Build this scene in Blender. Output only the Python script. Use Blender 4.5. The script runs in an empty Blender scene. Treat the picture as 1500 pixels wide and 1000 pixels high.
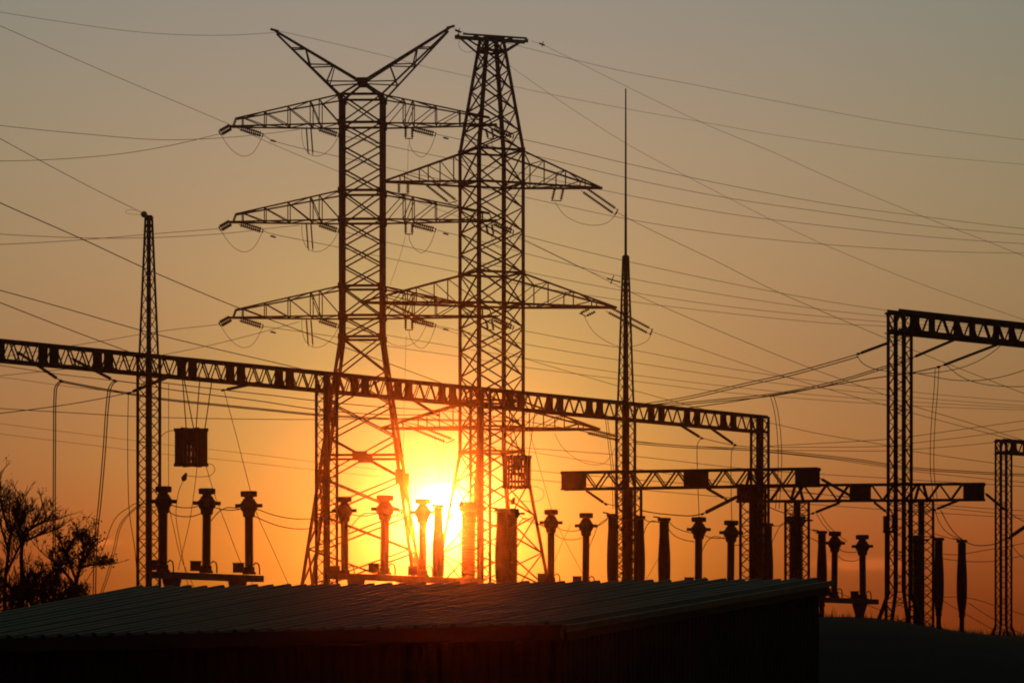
import bpy, bmesh, math, random
from mathutils import Vector, Matrix, noise
random.seed(7)
R = math.radians
S = bpy.context.scene
COL = S.collection

# ------------------------------------------------------------------ camera, sky, sun, exposure
F = 6000.0            # focal length in photograph pixels (1500 wide)
YH = 1010.0           # eye level in the photograph
CAMZ = 1.7
cam_d = bpy.data.cameras.new('camera')
cam = bpy.data.objects.new('camera', cam_d); COL.objects.link(cam)
cam.location = (0, 0, CAMZ); cam.rotation_euler = (R(90), 0, 0)
cam_d.sensor_width = 36; cam_d.lens = 36 * F / 1500
cam_d.shift_y = (YH - 500) / 1500
cam_d.clip_start = 0.5; cam_d.clip_end = 6000
S.camera = cam

SUN_PX = (646, 752)
sdir = Vector(((SUN_PX[0] - 750) / F, 1, (YH - SUN_PX[1]) / F)).normalized()

w = bpy.data.worlds.new('World'); S.world = w; w.use_nodes = True
nt = w.node_tree; N = nt.nodes; L = nt.links
N.clear()
def mk(t, **kw):
    n = N.new(t)
    for k, v in kw.items(): setattr(n, k, v)
    return n
def mth(op, a, b=None, c=None):
    n = mk('ShaderNodeMath', operation=op)
    for i, v in enumerate((a, b, c)):
        if v is None: continue
        if isinstance(v, (int, float)): n.inputs[i].default_value = v
        else: L.new(v, n.inputs[i])
    return n.outputs[0]
def vmx(op, a, b):
    n = mk('ShaderNodeMix', data_type='RGBA', blend_type=op, clamp_result=False, clamp_factor=False)
    n.inputs[0].default_value = 1
    for i, v in ((6, a), (7, b)):
        if isinstance(v, tuple): n.inputs[i].default_value = v
        else: L.new(v, n.inputs[i])
    return n.outputs[2]
def ramp(fac, stops):
    n = mk('ShaderNodeValToRGB'); cr = n.color_ramp
    cr.interpolation = 'EASE' if False else 'LINEAR'
    while len(cr.elements) < len(stops): cr.elements.new(0.5)
    for e, (p, c) in zip(cr.elements, stops): e.position = p; e.color = (*c, 1)
    L.new(fac, n.inputs[0]); return n.outputs[0]
def srgb(r, g, b):
    return tuple((v / 255 / 12.92 if v / 255 <= .04045 else ((v / 255 + .055) / 1.055) ** 2.4) for v in (r, g, b))
tc = mk('ShaderNodeTexCoord')
nrm = mk('ShaderNodeVectorMath', operation='NORMALIZE'); L.new(tc.outputs['Generated'], nrm.inputs[0])
sep = mk('ShaderNodeSeparateXYZ'); L.new(nrm.outputs[0], sep.inputs[0])
elev = mth('MULTIPLY', mth('ARCSINE', sep.outputs[2]), 180 / math.pi)
dot = mk('ShaderNodeVectorMath', operation='DOT_PRODUCT'); L.new(nrm.outputs[0], dot.inputs[0]); dot.inputs[1].default_value = sdir
# angle to the sun through the chord (accurate near zero), in degrees
dist = mk('ShaderNodeVectorMath', operation='DISTANCE'); L.new(nrm.outputs[0], dist.inputs[0]); dist.inputs[1].default_value = sdir
gam = mth('MULTIPLY', mth('ARCSINE', mth('MINIMUM', mth('MULTIPLY', dist.outputs[1], 0.5), 1.0)), 360 / math.pi)
E = lambda d: d / 90.0
sky_e = ramp(mth('DIVIDE', elev, 90.0), [
    (0.0,     (.24, .032, .008)),
    (E(1.2), (0.33, 0.0495, 0.0092)),
    (E(2.2), (0.59, 0.1209, 0.0281)),
    (E(3.2), (0.605, 0.2042, 0.0644)),
    (E(4.5), (0.6, 0.2544, 0.1083)),
    (E(6.0), (0.63, 0.3221, 0.166)),
    (E(7.5), (0.612, 0.362, 0.233)),
    (E(9.7), (0.5416, 0.3728, 0.322)),
    (E(14),   (.45, .37, .37)),
    (E(25),   (.33, .305, .32)),
    (E(45),   (.27, .255, .275)),
    (1.0,     (.23, .215, .23))])
def comb3(a, b, c):
    n = mk('ShaderNodeCombineColor')
    for i, v in enumerate((a, b, c)): L.new(v, n.inputs[i])
    return n.outputs[0]
def comb(v): return comb3(v, v, v)
def decay(width, amp=1.0, floor=0.0):
    e = mth('EXPONENT', mth('DIVIDE', gam, -width))
    return mth('MULTIPLY', mth('MAXIMUM', e, floor), amp)
# the glow dies away from the sun: the sky opposite is several times darker
base = vmx('MULTIPLY', sky_e, comb3(decay(13.9, .96, .085), decay(24.0, .97, .085), decay(18.3, 1.0, .09)))
tot = vmx('ADD', base, comb3(decay(2.0, .10), mth('MULTIPLY', mth('EXPONENT', mth('MULTIPLY', mth('POWER', mth('DIVIDE', gam, 3.1), 2.0), -1.0)), .265), decay(.98, .15)))
tot = vmx('ADD', tot, comb3(decay(.24, 3.2), decay(.24, 2.8), decay(.24, 2.2)))
# the sun's own disc, 0.53 degrees across with a soft rim
disc = mk('ShaderNodeMapRange', interpolation_type='SMOOTHSTEP'); L.new(gam, disc.inputs[0])
disc.inputs[1].default_value = 0.18; disc.inputs[2].default_value = 0.44
disc.inputs[3].default_value = 9.0; disc.inputs[4].default_value = 0.0
tot = vmx('ADD', tot, vmx('MULTIPLY', (1.0, 0.93, 0.66, 1), comb(disc.outputs[0])))
# thin cloud streaks low in the sky, lit from below
cs = mk('ShaderNodeMapping'); L.new(nrm.outputs[0], cs.inputs[0]); cs.inputs['Scale'].default_value = (26, 26, 150)
cn = mk('ShaderNodeTexNoise'); L.new(cs.outputs[0], cn.inputs['Vector'])
cn.inputs['Scale'].default_value = 1.0; cn.inputs['Detail'].default_value = 6
cm = mk('ShaderNodeMapRange'); L.new(cn.outputs[0], cm.inputs[0])
cm.inputs[1].default_value = 0.54; cm.inputs[2].default_value = 0.72
cb = mk('ShaderNodeMapRange', interpolation_type='SMOOTHSTEP'); L.new(elev, cb.inputs[0])
cb.inputs[1].default_value = 2.3; cb.inputs[2].default_value = 1.4; cb.inputs[3].default_value = 0; cb.inputs[4].default_value = 1
def px_dir(x, y): return Vector(((x - 750) / F, 1, (YH - y) / F)).normalized()
def bank(x, y, wd, ht):
    """a soft lens-shaped patch of cloud around one direction, in degrees"""
    c = px_dir(x, y); dx = mk('ShaderNodeVectorMath', operation='DOT_PRODUCT'); L.new(nrm.outputs[0], dx.inputs[0])
    rt = Vector((c.y, -c.x, 0)).normalized(); dx.inputs[1].default_value = rt
    u = mth('DIVIDE', mth('MULTIPLY', dx.outputs['Value'], 180 / math.pi), wd)
    v = mth('DIVIDE', mth('SUBTRACT', elev, math.degrees(math.asin(c.z))), ht)
    q = mth('ADD', mth('MULTIPLY', u, u), mth('MULTIPLY', v, v))
    fr = mth('GREATER_THAN', sep.outputs[1], 0.0)
    return mth('MULTIPLY', mth('EXPONENT', mth('MULTIPLY', q, -1.0)), fr)
cf = mth('MULTIPLY', mth('MULTIPLY', cm.outputs[0], cb.outputs[0]), 0.25)
lo_n = mk('ShaderNodeMapRange'); L.new(cn.outputs[0], lo_n.inputs[0]); lo_n.inputs[1].default_value = .26; lo_n.inputs[2].default_value = .52
b1 = mth('MULTIPLY', mth('ADD', bank(1262, 826, .62, .085), bank(143, 794, .24, .045)), lo_n.outputs[0])
cf = mth('MINIMUM', mth('ADD', cf, mth('MULTIPLY', b1, 1.5)), 1.0)
cl = mk('ShaderNodeMix', data_type='RGBA', blend_type='MULTIPLY', clamp_result=False)
L.new(cf, cl.inputs[0]); L.new(tot, cl.inputs[6]); cl.inputs[7].default_value = (1.65, 1.55, 1.5, 1)
bg = mk('ShaderNodeBackground'); L.new(cl.outputs[2], bg.inputs[0]); bg.inputs[1].default_value = 1.0
out = mk('ShaderNodeOutputWorld'); L.new(bg.outputs[0], out.inputs[0])

sun_d = bpy.data.lights.new('sun', 'SUN'); sun_d.energy = 0.54; sun_d.angle = R(0.53); sun_d.color = (1.0, 0.105, 0.005)
sun = bpy.data.objects.new('sun', sun_d); COL.objects.link(sun)
sun.rotation_euler = sdir.to_track_quat('Z', 'Y').to_euler()
sun.location = (0, 0, 80)
HAZE_DENSITY = 0.00011
HAZE_G = 0.9945

S.view_settings.view_transform = 'Standard'; S.view_settings.look = 'None'
S.view_settings.exposure = 0; S.view_settings.gamma = 1; S.view_settings.use_curve_mapping = False
S.render.engine = 'CYCLES'
S.cycles.use_denoising = True; S.cycles.filter_width = 1.9
S.cycles.max_bounces = 4; S.cycles.diffuse_bounces = 2; S.cycles.glossy_bounces = 2; S.cycles.volume_bounces = 0
S.cycles.sample_clamp_indirect = 2.0

# ------------------------------------------------------------------ helpers
def P(x, y, d):
    """the place in the world that is seen at photograph pixel x, y and lies d metres away"""
    return Vector(((x - 750) / F * d, d, CAMZ + (YH - y) / F * d))

def material(name, col, rough=0.6, metal=0.0, var=0.25, scale=3.0, bump=0.0, spec=0.3):
    m = bpy.data.materials.new(name); m.use_nodes = True
    n = m.node_tree.nodes; l = m.node_tree.links; b = n['Principled BSDF']
    b.inputs['Roughness'].default_value = rough; b.inputs['Metallic'].default_value = metal
    b.inputs['Specular IOR Level'].default_value = spec
    t = n.new('ShaderNodeTexCoord'); nz = n.new('ShaderNodeTexNoise'); nz.inputs['Scale'].default_value = scale; nz.inputs['Detail'].default_value = 5
    l.new(t.outputs['Object'], nz.inputs['Vector'])
    cr = n.new('ShaderNodeValToRGB'); cr.color_ramp.elements[0].position = .3; cr.color_ramp.elements[1].position = .7
    cr.color_ramp.elements[0].color = (*[c * (1 - var) for c in col], 1); cr.color_ramp.elements[1].color = (*[min(1, c * (1 + var)) for c in col], 1)
    l.new(nz.outputs[0], cr.inputs[0]); l.new(cr.outputs[0], b.inputs['Base Color'])
    if bump:
        bp = n.new('ShaderNodeBump'); bp.inputs['Strength'].default_value = bump; l.new(nz.outputs[0], bp.inputs['Height']); l.new(bp.outputs[0], b.inputs['Normal'])
    return m
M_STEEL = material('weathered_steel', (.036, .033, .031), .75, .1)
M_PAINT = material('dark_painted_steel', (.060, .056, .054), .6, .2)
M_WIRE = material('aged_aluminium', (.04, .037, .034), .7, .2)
M_PORC = material('brown_porcelain', (.045, .024, .017), .5, 0, spec=.35)
M_CONC = material('concrete', (.16, .15, .14), .9, bump=.2)
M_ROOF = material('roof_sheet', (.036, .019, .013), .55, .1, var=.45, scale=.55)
def vary(m, lo, hi):
    """each sheet has weathered to its own tone"""
    n = m.node_tree.nodes; l = m.node_tree.links; b = n['Principled BSDF']; src_ = b.inputs['Base Color'].links[0].from_socket
    oi = n.new('ShaderNodeObjectInfo'); mr = n.new('ShaderNodeMapRange'); l.new(oi.outputs['Random'], mr.inputs[0]); mr.inputs[3].default_value = lo; mr.inputs[4].default_value = hi
    mx = n.new('ShaderNodeMix'); mx.data_type = 'RGBA'; mx.blend_type = 'MULTIPLY'; mx.inputs[0].default_value = 1
    l.new(src_, mx.inputs[6]); l.new(mr.outputs[0], mx.inputs[7]); l.new(mx.outputs[2], b.inputs['Base Color'])
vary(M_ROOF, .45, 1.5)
M_TRIM = material('galvanised_trim', (.12, .10, .09), .5, .5)
M_WALL = material('wall_sheet', (.035, .027, .023), .7, .1, scale=.6)
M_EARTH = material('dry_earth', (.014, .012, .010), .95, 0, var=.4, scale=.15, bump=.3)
M_GRASS = material('dry_grass', (.060, .050, .028), .9)
M_BARK = material('bark', (.060, .048, .038), .9, bump=.3)
M_LEAF = material('dark_leaf', (.042, .040, .020), .9)
M_BOX = material('grey_box', (.07, .07, .07), .65, .1)
M_BALL = material('marker_ball', (.75, .36, .24), .3, 0, spec=.5)

def tag(o, label=None, cat=None, group=None, kind=None):
    if label: o['label'] = label
    if cat: o['category'] = cat
    if group: o['group'] = group
    if kind: o['kind'] = kind
    return o
def empty(name, loc, rz=0.0, label=None, cat=None, group=None):
    o = bpy.data.objects.new(name, None); COL.objects.link(o)
    o.location = loc; o.rotation_euler = (0, 0, rz); o.empty_display_size = .5
    return tag(o, label, cat, group)
def obj(name, mesh, parent=None, mat=None):
    o = bpy.data.objects.new(name, mesh); COL.objects.link(o)
    if mat and not mesh.materials: mesh.materials.append(mat)
    if parent: o.parent = parent
    return o
class MB:
    """collects shapes that make up ONE mesh object"""
    def __init__(s): s.v = []; s.f = []
    def add(s, v, f):
        b = len(s.v); s.v += [tuple(a) for a in v]; s.f += [tuple(i + b for i in q) for q in f]
    def bar(s, p, q, a, b=None, up=None):
        p, q = Vector(p), Vector(q); b = b or a
        z = (q - p).normalized(); u = Vector(up) if up else (Vector((0, 0, 1)) if abs(z.z) < .95 else Vector((0, 1, 0)))
        x = u.cross(z).normalized(); y = z.cross(x)
        c = [x * (i * a / 2) + y * (j * b / 2) for i, j in ((-1, -1), (1, -1), (1, 1), (-1, 1))]
        s.add([p + k for k in c] + [q + k for k in c], [(3, 2, 1, 0), (4, 5, 6, 7)] + [(i, (i + 1) % 4, 4 + (i + 1) % 4, 4 + i) for i in range(4)])
    def angle(s, p, q, w_, roll=0):
        m = bar_matrix(p, q, w_, roll)
        s.add([m @ Vector(v) for v in L_V], L_F)
    def box(s, c, d):
        x, y, z = c; a, b, h = (k / 2 for k in d)
        s.add([(x + i * a, y + j * b, z + k * h) for k in (-1, 1) for i, j in ((-1, -1), (1, -1), (1, 1), (-1, 1))],
              [(3, 2, 1, 0), (4, 5, 6, 7)] + [(i, (i + 1) % 4, 4 + (i + 1) % 4, 4 + i) for i in range(4)])
    def tube(s, pts, r, n=5, r2=None):
        pts = [Vector(p) for p in pts]; m = len(pts); V = []; Fc = []
        prev = None
        for i, p in enumerate(pts):
            t = (pts[min(i + 1, m - 1)] - pts[max(i - 1, 0)]).normalized()
            if prev is None:
                u = Vector((0, 0, 1)) if abs(t.z) < .9 else Vector((1, 0, 0)); x = u.cross(t).normalized()
            else:
                x = (prev - t * prev.dot(t)).normalized()
            prev = x; y = t.cross(x); rr = r if r2 is None else r + (r2 - r) * i / (m - 1)
            V += [p + (x * math.cos(2 * math.pi * k / n) + y * math.sin(2 * math.pi * k / n)) * rr for k in range(n)]
        for i in range(m - 1):
            for k in range(n):
                Fc.append((i * n + k, i * n + (k + 1) % n, (i + 1) * n + (k + 1) % n, (i + 1) * n + k))
        Fc += [tuple(range(n - 1, -1, -1)), tuple((m - 1) * n + k for k in range(n))]
        s.add(V, Fc)
    def lathe(s, prof, n=14, p=(0, 0, 0), axis=None):
        """prof: (radius, height) from bottom to top; along +Z or along axis"""
        p = Vector(p); rot = Vector(axis).to_track_quat('Z', 'Y').to_matrix() if axis is not None else Matrix.Identity(3)
        V = []; Fc = []
        for r, h in prof:
            V += [p + rot @ Vector((r * math.cos(2 * math.pi * k / n), r * math.sin(2 * math.pi * k / n), h)) for k in range(n)]
        for i in range(len(prof) - 1):
            for k in range(n):
                Fc.append((i * n + k, i * n + (k + 1) % n, (i + 1) * n + (k + 1) % n, (i + 1) * n + k))
        Fc += [tuple(range(n - 1, -1, -1)), tuple((len(prof) - 1) * n + k for k in range(n))]
        s.add(V, Fc)
    def mesh(s, name, mat=None, smooth=False):
        m = bpy.data.meshes.new(name); m.from_pydata(s.v, [], s.f); m.update()
        if mat: m.materials.append(mat)
        if smooth: m.polygons.foreach_set('use_smooth', [True] * len(m.polygons))
        return m
    def build(s, name, mat, parent=None, smooth=False):
        return obj(name, s.mesh(name, mat, smooth), parent)
# one angle-iron bar, one metre long and one wide, shared by every single lattice bar
_t = 0.16
_pr = [(-.5, -.5), (.5, -.5), (.5, -.5 + _t), (-.5 + _t, -.5 + _t), (-.5 + _t, .5), (-.5, .5)]
L_V = [(x, y, 0) for x, y in _pr] + [(x, y, 1) for x, y in _pr]
L_F = [(5, 4, 3, 2, 1, 0), (6, 7, 8, 9, 10, 11)] + [(i, (i + 1) % 6, 6 + (i + 1) % 6, 6 + i) for i in range(6)]
def unit_mesh(name, mat):
    m = bpy.data.meshes.new(name); m.from_pydata(L_V, [], L_F); m.update(); m.materials.append(mat); return m
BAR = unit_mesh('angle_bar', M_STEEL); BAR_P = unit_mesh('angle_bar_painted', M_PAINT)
_pb = MB(); _pb.box((0, 0, 0), (1, 1, 1)); PLATE = _pb.mesh('plate', M_STEEL)
def bar_matrix(p, q, w_, roll=0.0):
    p, q = Vector(p), Vector(q); z = q - p; ln = z.length; z.normalize()
    u = Vector((0, 0, 1)) if abs(z.z) < .95 else Vector((0, 1, 0))
    x = u.cross(z).normalized(); y = z.cross(x)
    if roll:
        c, s_ = math.cos(roll), math.sin(roll); x, y = x * c + y * s_, y * c - x * s_
    return Matrix(((x.x * w_, y.x * w_, z.x * ln, p.x), (x.y * w_, y.y * w_, z.y * ln, p.y), (x.z * w_, y.z * w_, z.z * ln, p.z), (0, 0, 0, 1)))
def bar(name, p, q, w_, parent, roll=0.0, mesh=None):
    o = obj(name, mesh or BAR, parent); o.matrix_basis = bar_matrix(p, q, w_, roll); return o
def plate(name, c, dims, parent, rz=0):
    o = obj(name, PLATE, parent); o.matrix_basis = Matrix.Translation(c) @ Matrix.Rotation(rz, 4, 'Z') @ Matrix.Diagonal((*dims, 1)); return o
def copy_tree(o, parent=None):
    c = o.copy(); COL.objects.link(c)
    if parent: c.parent = parent
    for ch in list(o.children): copy_tree(ch, c)
    return c
def catmull(pts, per=8):
    pts = [Vector(p) for p in pts]
    if len(pts) == 2: return [pts[0].lerp(pts[1], i / per) for i in range(per + 1)]
    out_ = []
    for i in range(len(pts) - 1):
        a = pts[i - 1] if i else pts[0] * 2 - pts[1]; b = pts[i]; c = pts[i + 1]
        d = pts[i + 2] if i + 2 < len(pts) else pts[-1] * 2 - pts[-2]
        # centripetal parametrisation keeps unevenly spaced points smooth
        t0 = 0; t1 = t0 + max(1e-6, (b - a).length) ** .5; t2 = t1 + max(1e-6, (c - b).length) ** .5; t3 = t2 + max(1e-6, (d - c).length) ** .5
        for k in range(per):
            t = t1 + (t2 - t1) * k / per
            A1 = a * ((t1 - t) / (t1 - t0)) + b * ((t - t0) / (t1 - t0)); A2 = b * ((t2 - t) / (t2 - t1)) + c * ((t - t1) / (t2 - t1)); A3 = c * ((t3 - t) / (t3 - t2)) + d * ((t - t2) / (t3 - t2))
            B1 = A1 * ((t2 - t) / (t2 - t0)) + A2 * ((t - t0) / (t2 - t0)); B2 = A2 * ((t3 - t) / (t3 - t1)) + A3 * ((t - t1) / (t3 - t1))
            out_.append(B1 * ((t2 - t) / (t2 - t1)) + B2 * ((t - t1) / (t2 - t1)))
    out_.append(pts[-1]); return out_
def px_path(pts, d0, d1):
    ln = [0.0]
    for a, b in zip(pts, pts[1:]): ln.append(ln[-1] + math.hypot(b[0] - a[0], b[1] - a[1]))
    return [P(x, y, 1 / ((1 - l / ln[-1]) / d0 + l / ln[-1] / d1)) for (x, y), l in zip(pts, ln)]
def wire(label, pts, d0, d1=None, r=.015, group=None, name='wire', cat='wire', twin=None):
    path = catmull(px_path(pts, d0, d1 or d0))
    m = MB(); m.tube(path, r, 5)
    if twin: m.tube([p + Vector(twin) for p in path], r, 5)
    return tag(m.build(name, M_WIRE, smooth=True), label, cat, group)
def string_mesh(ln, rd, pitch=.15):
    """a string of porcelain discs, hanging along +Z"""
    n = max(3, int(ln * .86 / pitch)); m = MB(); pr = [(.025, 0), (.025, ln * .07)]
    for i in range(n):
        z = ln * .07 + i * ln * .86 / n; h = ln * .86 / n
        pr += [(.05, z), (rd, z + h * .25), (rd * .92, z + h * .45), (.05, z + h * .75)]
    pr += [(.025, ln * .93), (.025, ln)]
    m.lathe(pr, 8); return m
def string(label, p0, p1, d0, d1=None, rd=.14, n=1, gap=(0, 0, .35), group=None, ends=True):
    """an insulator set of n strings from the frame point p0 to the wire end p1 (pixels)"""
    a, b = P(*p0, d0), P(*p1, d1 or d0)
    root = empty('insulator_string', a, 0, label, 'insulator', group)
    ln = (b - a).length; g = Vector(gap)
    me = string_mesh(ln, rd).mesh('insulator', M_PORC, True)
    rot = (b - a).to_track_quat('Z', 'Y').to_matrix().to_4x4()
    for k in range(n):
        off = g * (k - (n - 1) / 2)
        o = obj('insulator', me, root); o.matrix_basis = Matrix.Translation(off) @ rot
    if n > 1 and ends:
        for c, nm in ((b - a, 'yoke'),):
            m = MB(); m.bar(c - g * .6, c + g * .6, .07); m.build(nm, M_STEEL, root)
    elif n == 1:
        m = MB(); m.bar(b - a, (b - a) * (1 + .16 / ln), .10); m.build('clamp', M_STEEL, root)
    return root

# ------------------------------------------------------------------ ground
def sst(a, b, x):
    t = max(0, min(1, (x - a) / (b - a))); return t * t * (3 - 2 * t)
def ground_z(x, y):
    h = 4.22 - .62 * sst(11.2, 17.5, x) + .05 * noise.noise((x * .35, y * .35, 0)) + .12 * noise.noise((x * .06, y * .06, 3))
    return h * sst(96, 143, y) + .04 * noise.noise((x * .2, y * .2, 9))
def graded(lo, hi, dl, dh, step, far):
    a = [lo]; 
    k = lo
    while k < dl: k += max(step, min(far, (dl - k) * .3 + step)); a.append(min(k, dl))
    while k < dh: k += step; a.append(k)
    while k < hi: k += max(step, min(far, (k - dh) * .3 + step)); a.append(min(k, hi))
    return a
gx = graded(-900, 900, -34, 34, .9, 120); gy = graded(-250, 1500, 90, 165, .9, 120)
gm = MB(); nx = len(gx)
gm.v = [(x, y, ground_z(x, y)) for y in gy for x in gx]
gm.f = [(j * nx + i, j * nx + i + 1, (j + 1) * nx + i + 1, (j + 1) * nx + i) for j in range(len(gy) - 1) for i in range(nx - 1)]
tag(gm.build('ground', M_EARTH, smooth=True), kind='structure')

# ------------------------------------------------------------------ the shed in front
A, B, C, D = P(830, 920, 60), P(1215, 854, 75), P(200, 866, 80.5), P(-205, 945, 65)
shed = empty('shed', (A.x, A.y, 0), 0, 'long dark shed with a ribbed sheet roof filling the bottom of the picture', 'shed')
so = Vector((A.x, A.y, 0))
def roof_pt(u, v):       # u along the eave from A to D, v up the slope
    return (A.lerp(D, u)).lerp(B.lerp(C, u), v) - so
NS, NR = 40, 1
for i in range(NS):
    m = MB(); V = []; Fc = []
    prof = []
    for r in range(NR):
        prof += [(r, 0), (r + .55, 0), (r + .66, 1), (r + .88, 1)]
    prof += [(NR, 0)]
    jit = random.uniform(-.015, .015); top = 1 + random.uniform(.0, .006); dz = random.uniform(0, .02)
    nv = 6
    for k in range(nv + 1):
        v = -.012 + (top + .012) * k / nv
        for (q, h) in prof:
            p = roof_pt((i + q / NR + (.02 if q == NR else 0)) / NS, v)
            V.append(p + Vector((0, 0, .10 * h + dz + jit * (v - .5) * .5)))
    n = len(prof)
    for k in range(nv):
        for q in range(n - 1): Fc.append((k * n + q, (k + 1) * n + q, (k + 1) * n + q + 1, k * n + q + 1))
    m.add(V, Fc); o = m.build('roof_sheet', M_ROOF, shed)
    md = o.modifiers.new('thickness', 'SOLIDIFY'); md.thickness = .012; md.offset = -1
# purlin-deep slab below the sheets, trim along the verges and the eave
m = MB(); dn = Vector((0, 0, -.16)); q = [roof_pt(0, 0), roof_pt(0, 1), roof_pt(1, 1), roof_pt(1, 0)]
q = [p + Vector((0, 0, -.014)) for p in q]
m.add(q + [p + dn for p in q], [(0, 3, 2, 1), (4, 5, 6, 7)] + [(i, (i + 1) % 4, 4 + (i + 1) % 4, 4 + i) for i in range(4)]); m.build('roof_deck', M_WALL, shed)
m = MB(); m.bar(roof_pt(-.004, -.012) + Vector((0, 0, .005)), roof_pt(-.004, 1.003) + Vector((0, 0, .005)), .035, .10); m.build('verge_trim', M_TRIM, shed)
m = MB(); m.bar(roof_pt(1.006, -.012) + Vector((0, 0, .005)), roof_pt(1.006, 1.003) + Vector((0, 0, .005)), .035, .10); m.build('verge_trim', M_TRIM, shed)
m = MB(); m.bar(roof_pt(-.003, -.02) - Vector((0, 0, .03)), roof_pt(1.003, -.02) - Vector((0, 0, .03)), .10, .21); m.build('gutter', M_WALL, shed)
def wall(c0, c1, n, name='wall_sheet'):
    """ribbed wall sheets, one object each, from corner to corner down to the ground"""
    for i in range(n):
        m = MB(); V = []; Fc = []
        a = c0.lerp(c1, i / n); b = c0.lerp(c1, (i + 1) / n - .0008)
        d = (b - a); d.z = 0; d.normalize(); nr = Vector((d.y, -d.x, 0)); prof = []
        for r in range(4): prof += [(r, 0), (r + .5, 0), (r + .6, 1), (r + .9, 1)]
        prof.append((4, 0)); j = random.uniform(0, .01)
        for q_, h in prof:
            p = a.lerp(b, q_ / 4) + nr * (h * .035 + j)
            V += [p, Vector((p.x, p.y, -.3))]
        for q_ in range(len(prof) - 1): Fc.append((2 * q_, 2 * q_ + 1, 2 * q_ + 3, 2 * q_ + 2))
        m.add(V, Fc); m.build(name, M_WALL, shed)
ins = lambda u, v: roof_pt(u, v) + Vector((0, 0, -.2))
wall(ins(.985, .02), ins(.012, .02), 15)          # eave side
wall(ins(.012, .02), ins(.012, .985), 16)         # gable side, right
wall(ins(.012, .985), ins(.985, .985), 15)        # rear
wall(ins(.985, .985), ins(.985, .02), 16)

# ------------------------------------------------------------------ lattice columns, beams, gantries
def lace(m, c0, c1, pitch, wd, rail=False):
    """zigzag lacing between two legs given as (bottom, top) pairs"""
    (a0, a1), (b0, b1) = c0, c1
    n = max(2, int(round((a1 - a0).length / pitch)))
    for i in range(n):
        pa = (a0 if i % 2 == 0 else b0).lerp(a1 if i % 2 == 0 else b1, i / n)
        pb = (b0 if i % 2 == 0 else a0).lerp(b1 if i % 2 == 0 else a1, (i + 1) / n)
        m.bar(pa, pb, wd, wd * .35)
        if rail and i % 3 == 0: m.bar(a0.lerp(a1, i / n), b0.lerp(b1, i / n), wd, wd * .35)
def column(root, loc, h, side, yaw, leg=.11, lw=.055, pitch=.50, spire=None, rod=None, flare=0):
    """square lattice mast standing in root's space; returns the part"""
    loc = Vector(loc); rot = Matrix.Rotation(yaw, 3, 'Z')
    def cor(s_, z): return [loc + rot @ Vector((i * s_ / 2, j * s_ / 2, z)) for i, j in ((-1, -1), (1, -1), (1, 1), (-1, 1))]
    m = MB()
    for c in cor(side + flare, 0): m.box((c.x, c.y, c.z + .08), (.34, .34, .16))
    for p_, q_ in zip(cor(side, h - .03), cor(side, h - .03)[1:] + cor(side, h - .03)[:1]): m.bar(p_, q_, .10)
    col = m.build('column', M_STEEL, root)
    zs = [(0, h, side + flare, side)]
    if flare: zs = [(0, 1.75, side + flare, side), (1.75, h, side, side)]
    if spire: zs.append((h, spire[0], side * .86, spire[1]))
    lm = MB()
    legs = [MB() for _ in range(4)]
    for z0, z1, s0, s1 in zs:
        c0, c1 = cor(s0, z0), cor(s1, z1)
        lg = leg if z0 < h else leg * .72
        for k in range(4):
            legs[k].angle(c0[k], c1[k], lg, roll=k * math.pi / 2 + yaw)
            lace(lm, (c0[k], c1[k]), (c0[(k + 1) % 4], c1[(k + 1) % 4]), pitch * (1 if z0 < h else 1.15), lw * (1 if z0 < h else .8), rail=True)
    for k in range(4): legs[k].build('leg', M_STEEL, col)
    lo = lm.build('lacing', M_STEEL, col); lo['kind'] = 'stuff'
    if spire:
        z = spire[0]; m = MB(); m.box((loc.x, loc.y, loc.z + z), (spire[1] + .12, spire[1] + .12, .08))
        m.build('cap_plate', M_STEEL, col)
    if rod:
        m = MB(); z0 = spire[0]
        m.tube([loc + Vector((0, 0, z0 - .2)), loc + Vector((0, 0, z0 + (rod - z0) * .45)), loc + Vector((0, 0, rod))], .075, 8, .035)
        m.build('lightning_rod', M_STEEL, col)
    return col
def beam(root, p, q, h, wd, pitch, plates, chord=.11, web=.055, plate_len=.55, part='beam'):
    """box truss whose top centre line runs from p to q in root's space"""
    p, q = Vector(p), Vector(q); u = (q - p).normalized(); ln = (q - p).length; v = Vector((-u.y, u.x, 0)).normalized(); dn = Vector((0, 0, -h))
    ch = MB()
    for s_ in (-1, 1):
        for z in (Vector(), dn):
            a = p + v * (s_ * wd / 2) + z
            ch.angle(a, a + u * ln, chord, roll=(0 if s_ > 0 else 1.57))
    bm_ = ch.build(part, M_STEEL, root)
    n = int(ln / pitch)
    lm = MB()
    for s_ in (-1, 1):
        o = p + v * (s_ * wd / 2)
        for i in range(n):
            a, b = i * ln / n, (i + 1) * ln / n
            bar('brace', o + u * a + (dn if i % 2 else Vector()), o + u * b + (Vector() if i % 2 else dn), web, bm_, roll=.5 * s_)
    for z in (Vector((0, 0, .0)), dn):
        lace(lm, (p - v * wd / 2 + z, q - v * wd / 2 + z), (p + v * wd / 2 + z, q + v * wd / 2 + z), pitch * 1.3, web * .9)
    lo = lm.build('lacing', M_STEEL, bm_); lo['kind'] = 'stuff'
    rz = math.atan2(u.y, u.x)
    for t in plates:
        for s_ in (-1, 1):
            plate('gusset_plate', p + u * t + v * (s_ * (wd / 2 + .03)) + dn / 2, (plate_len, .03, h - .03), bm_, rz)
    return bm_

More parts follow.
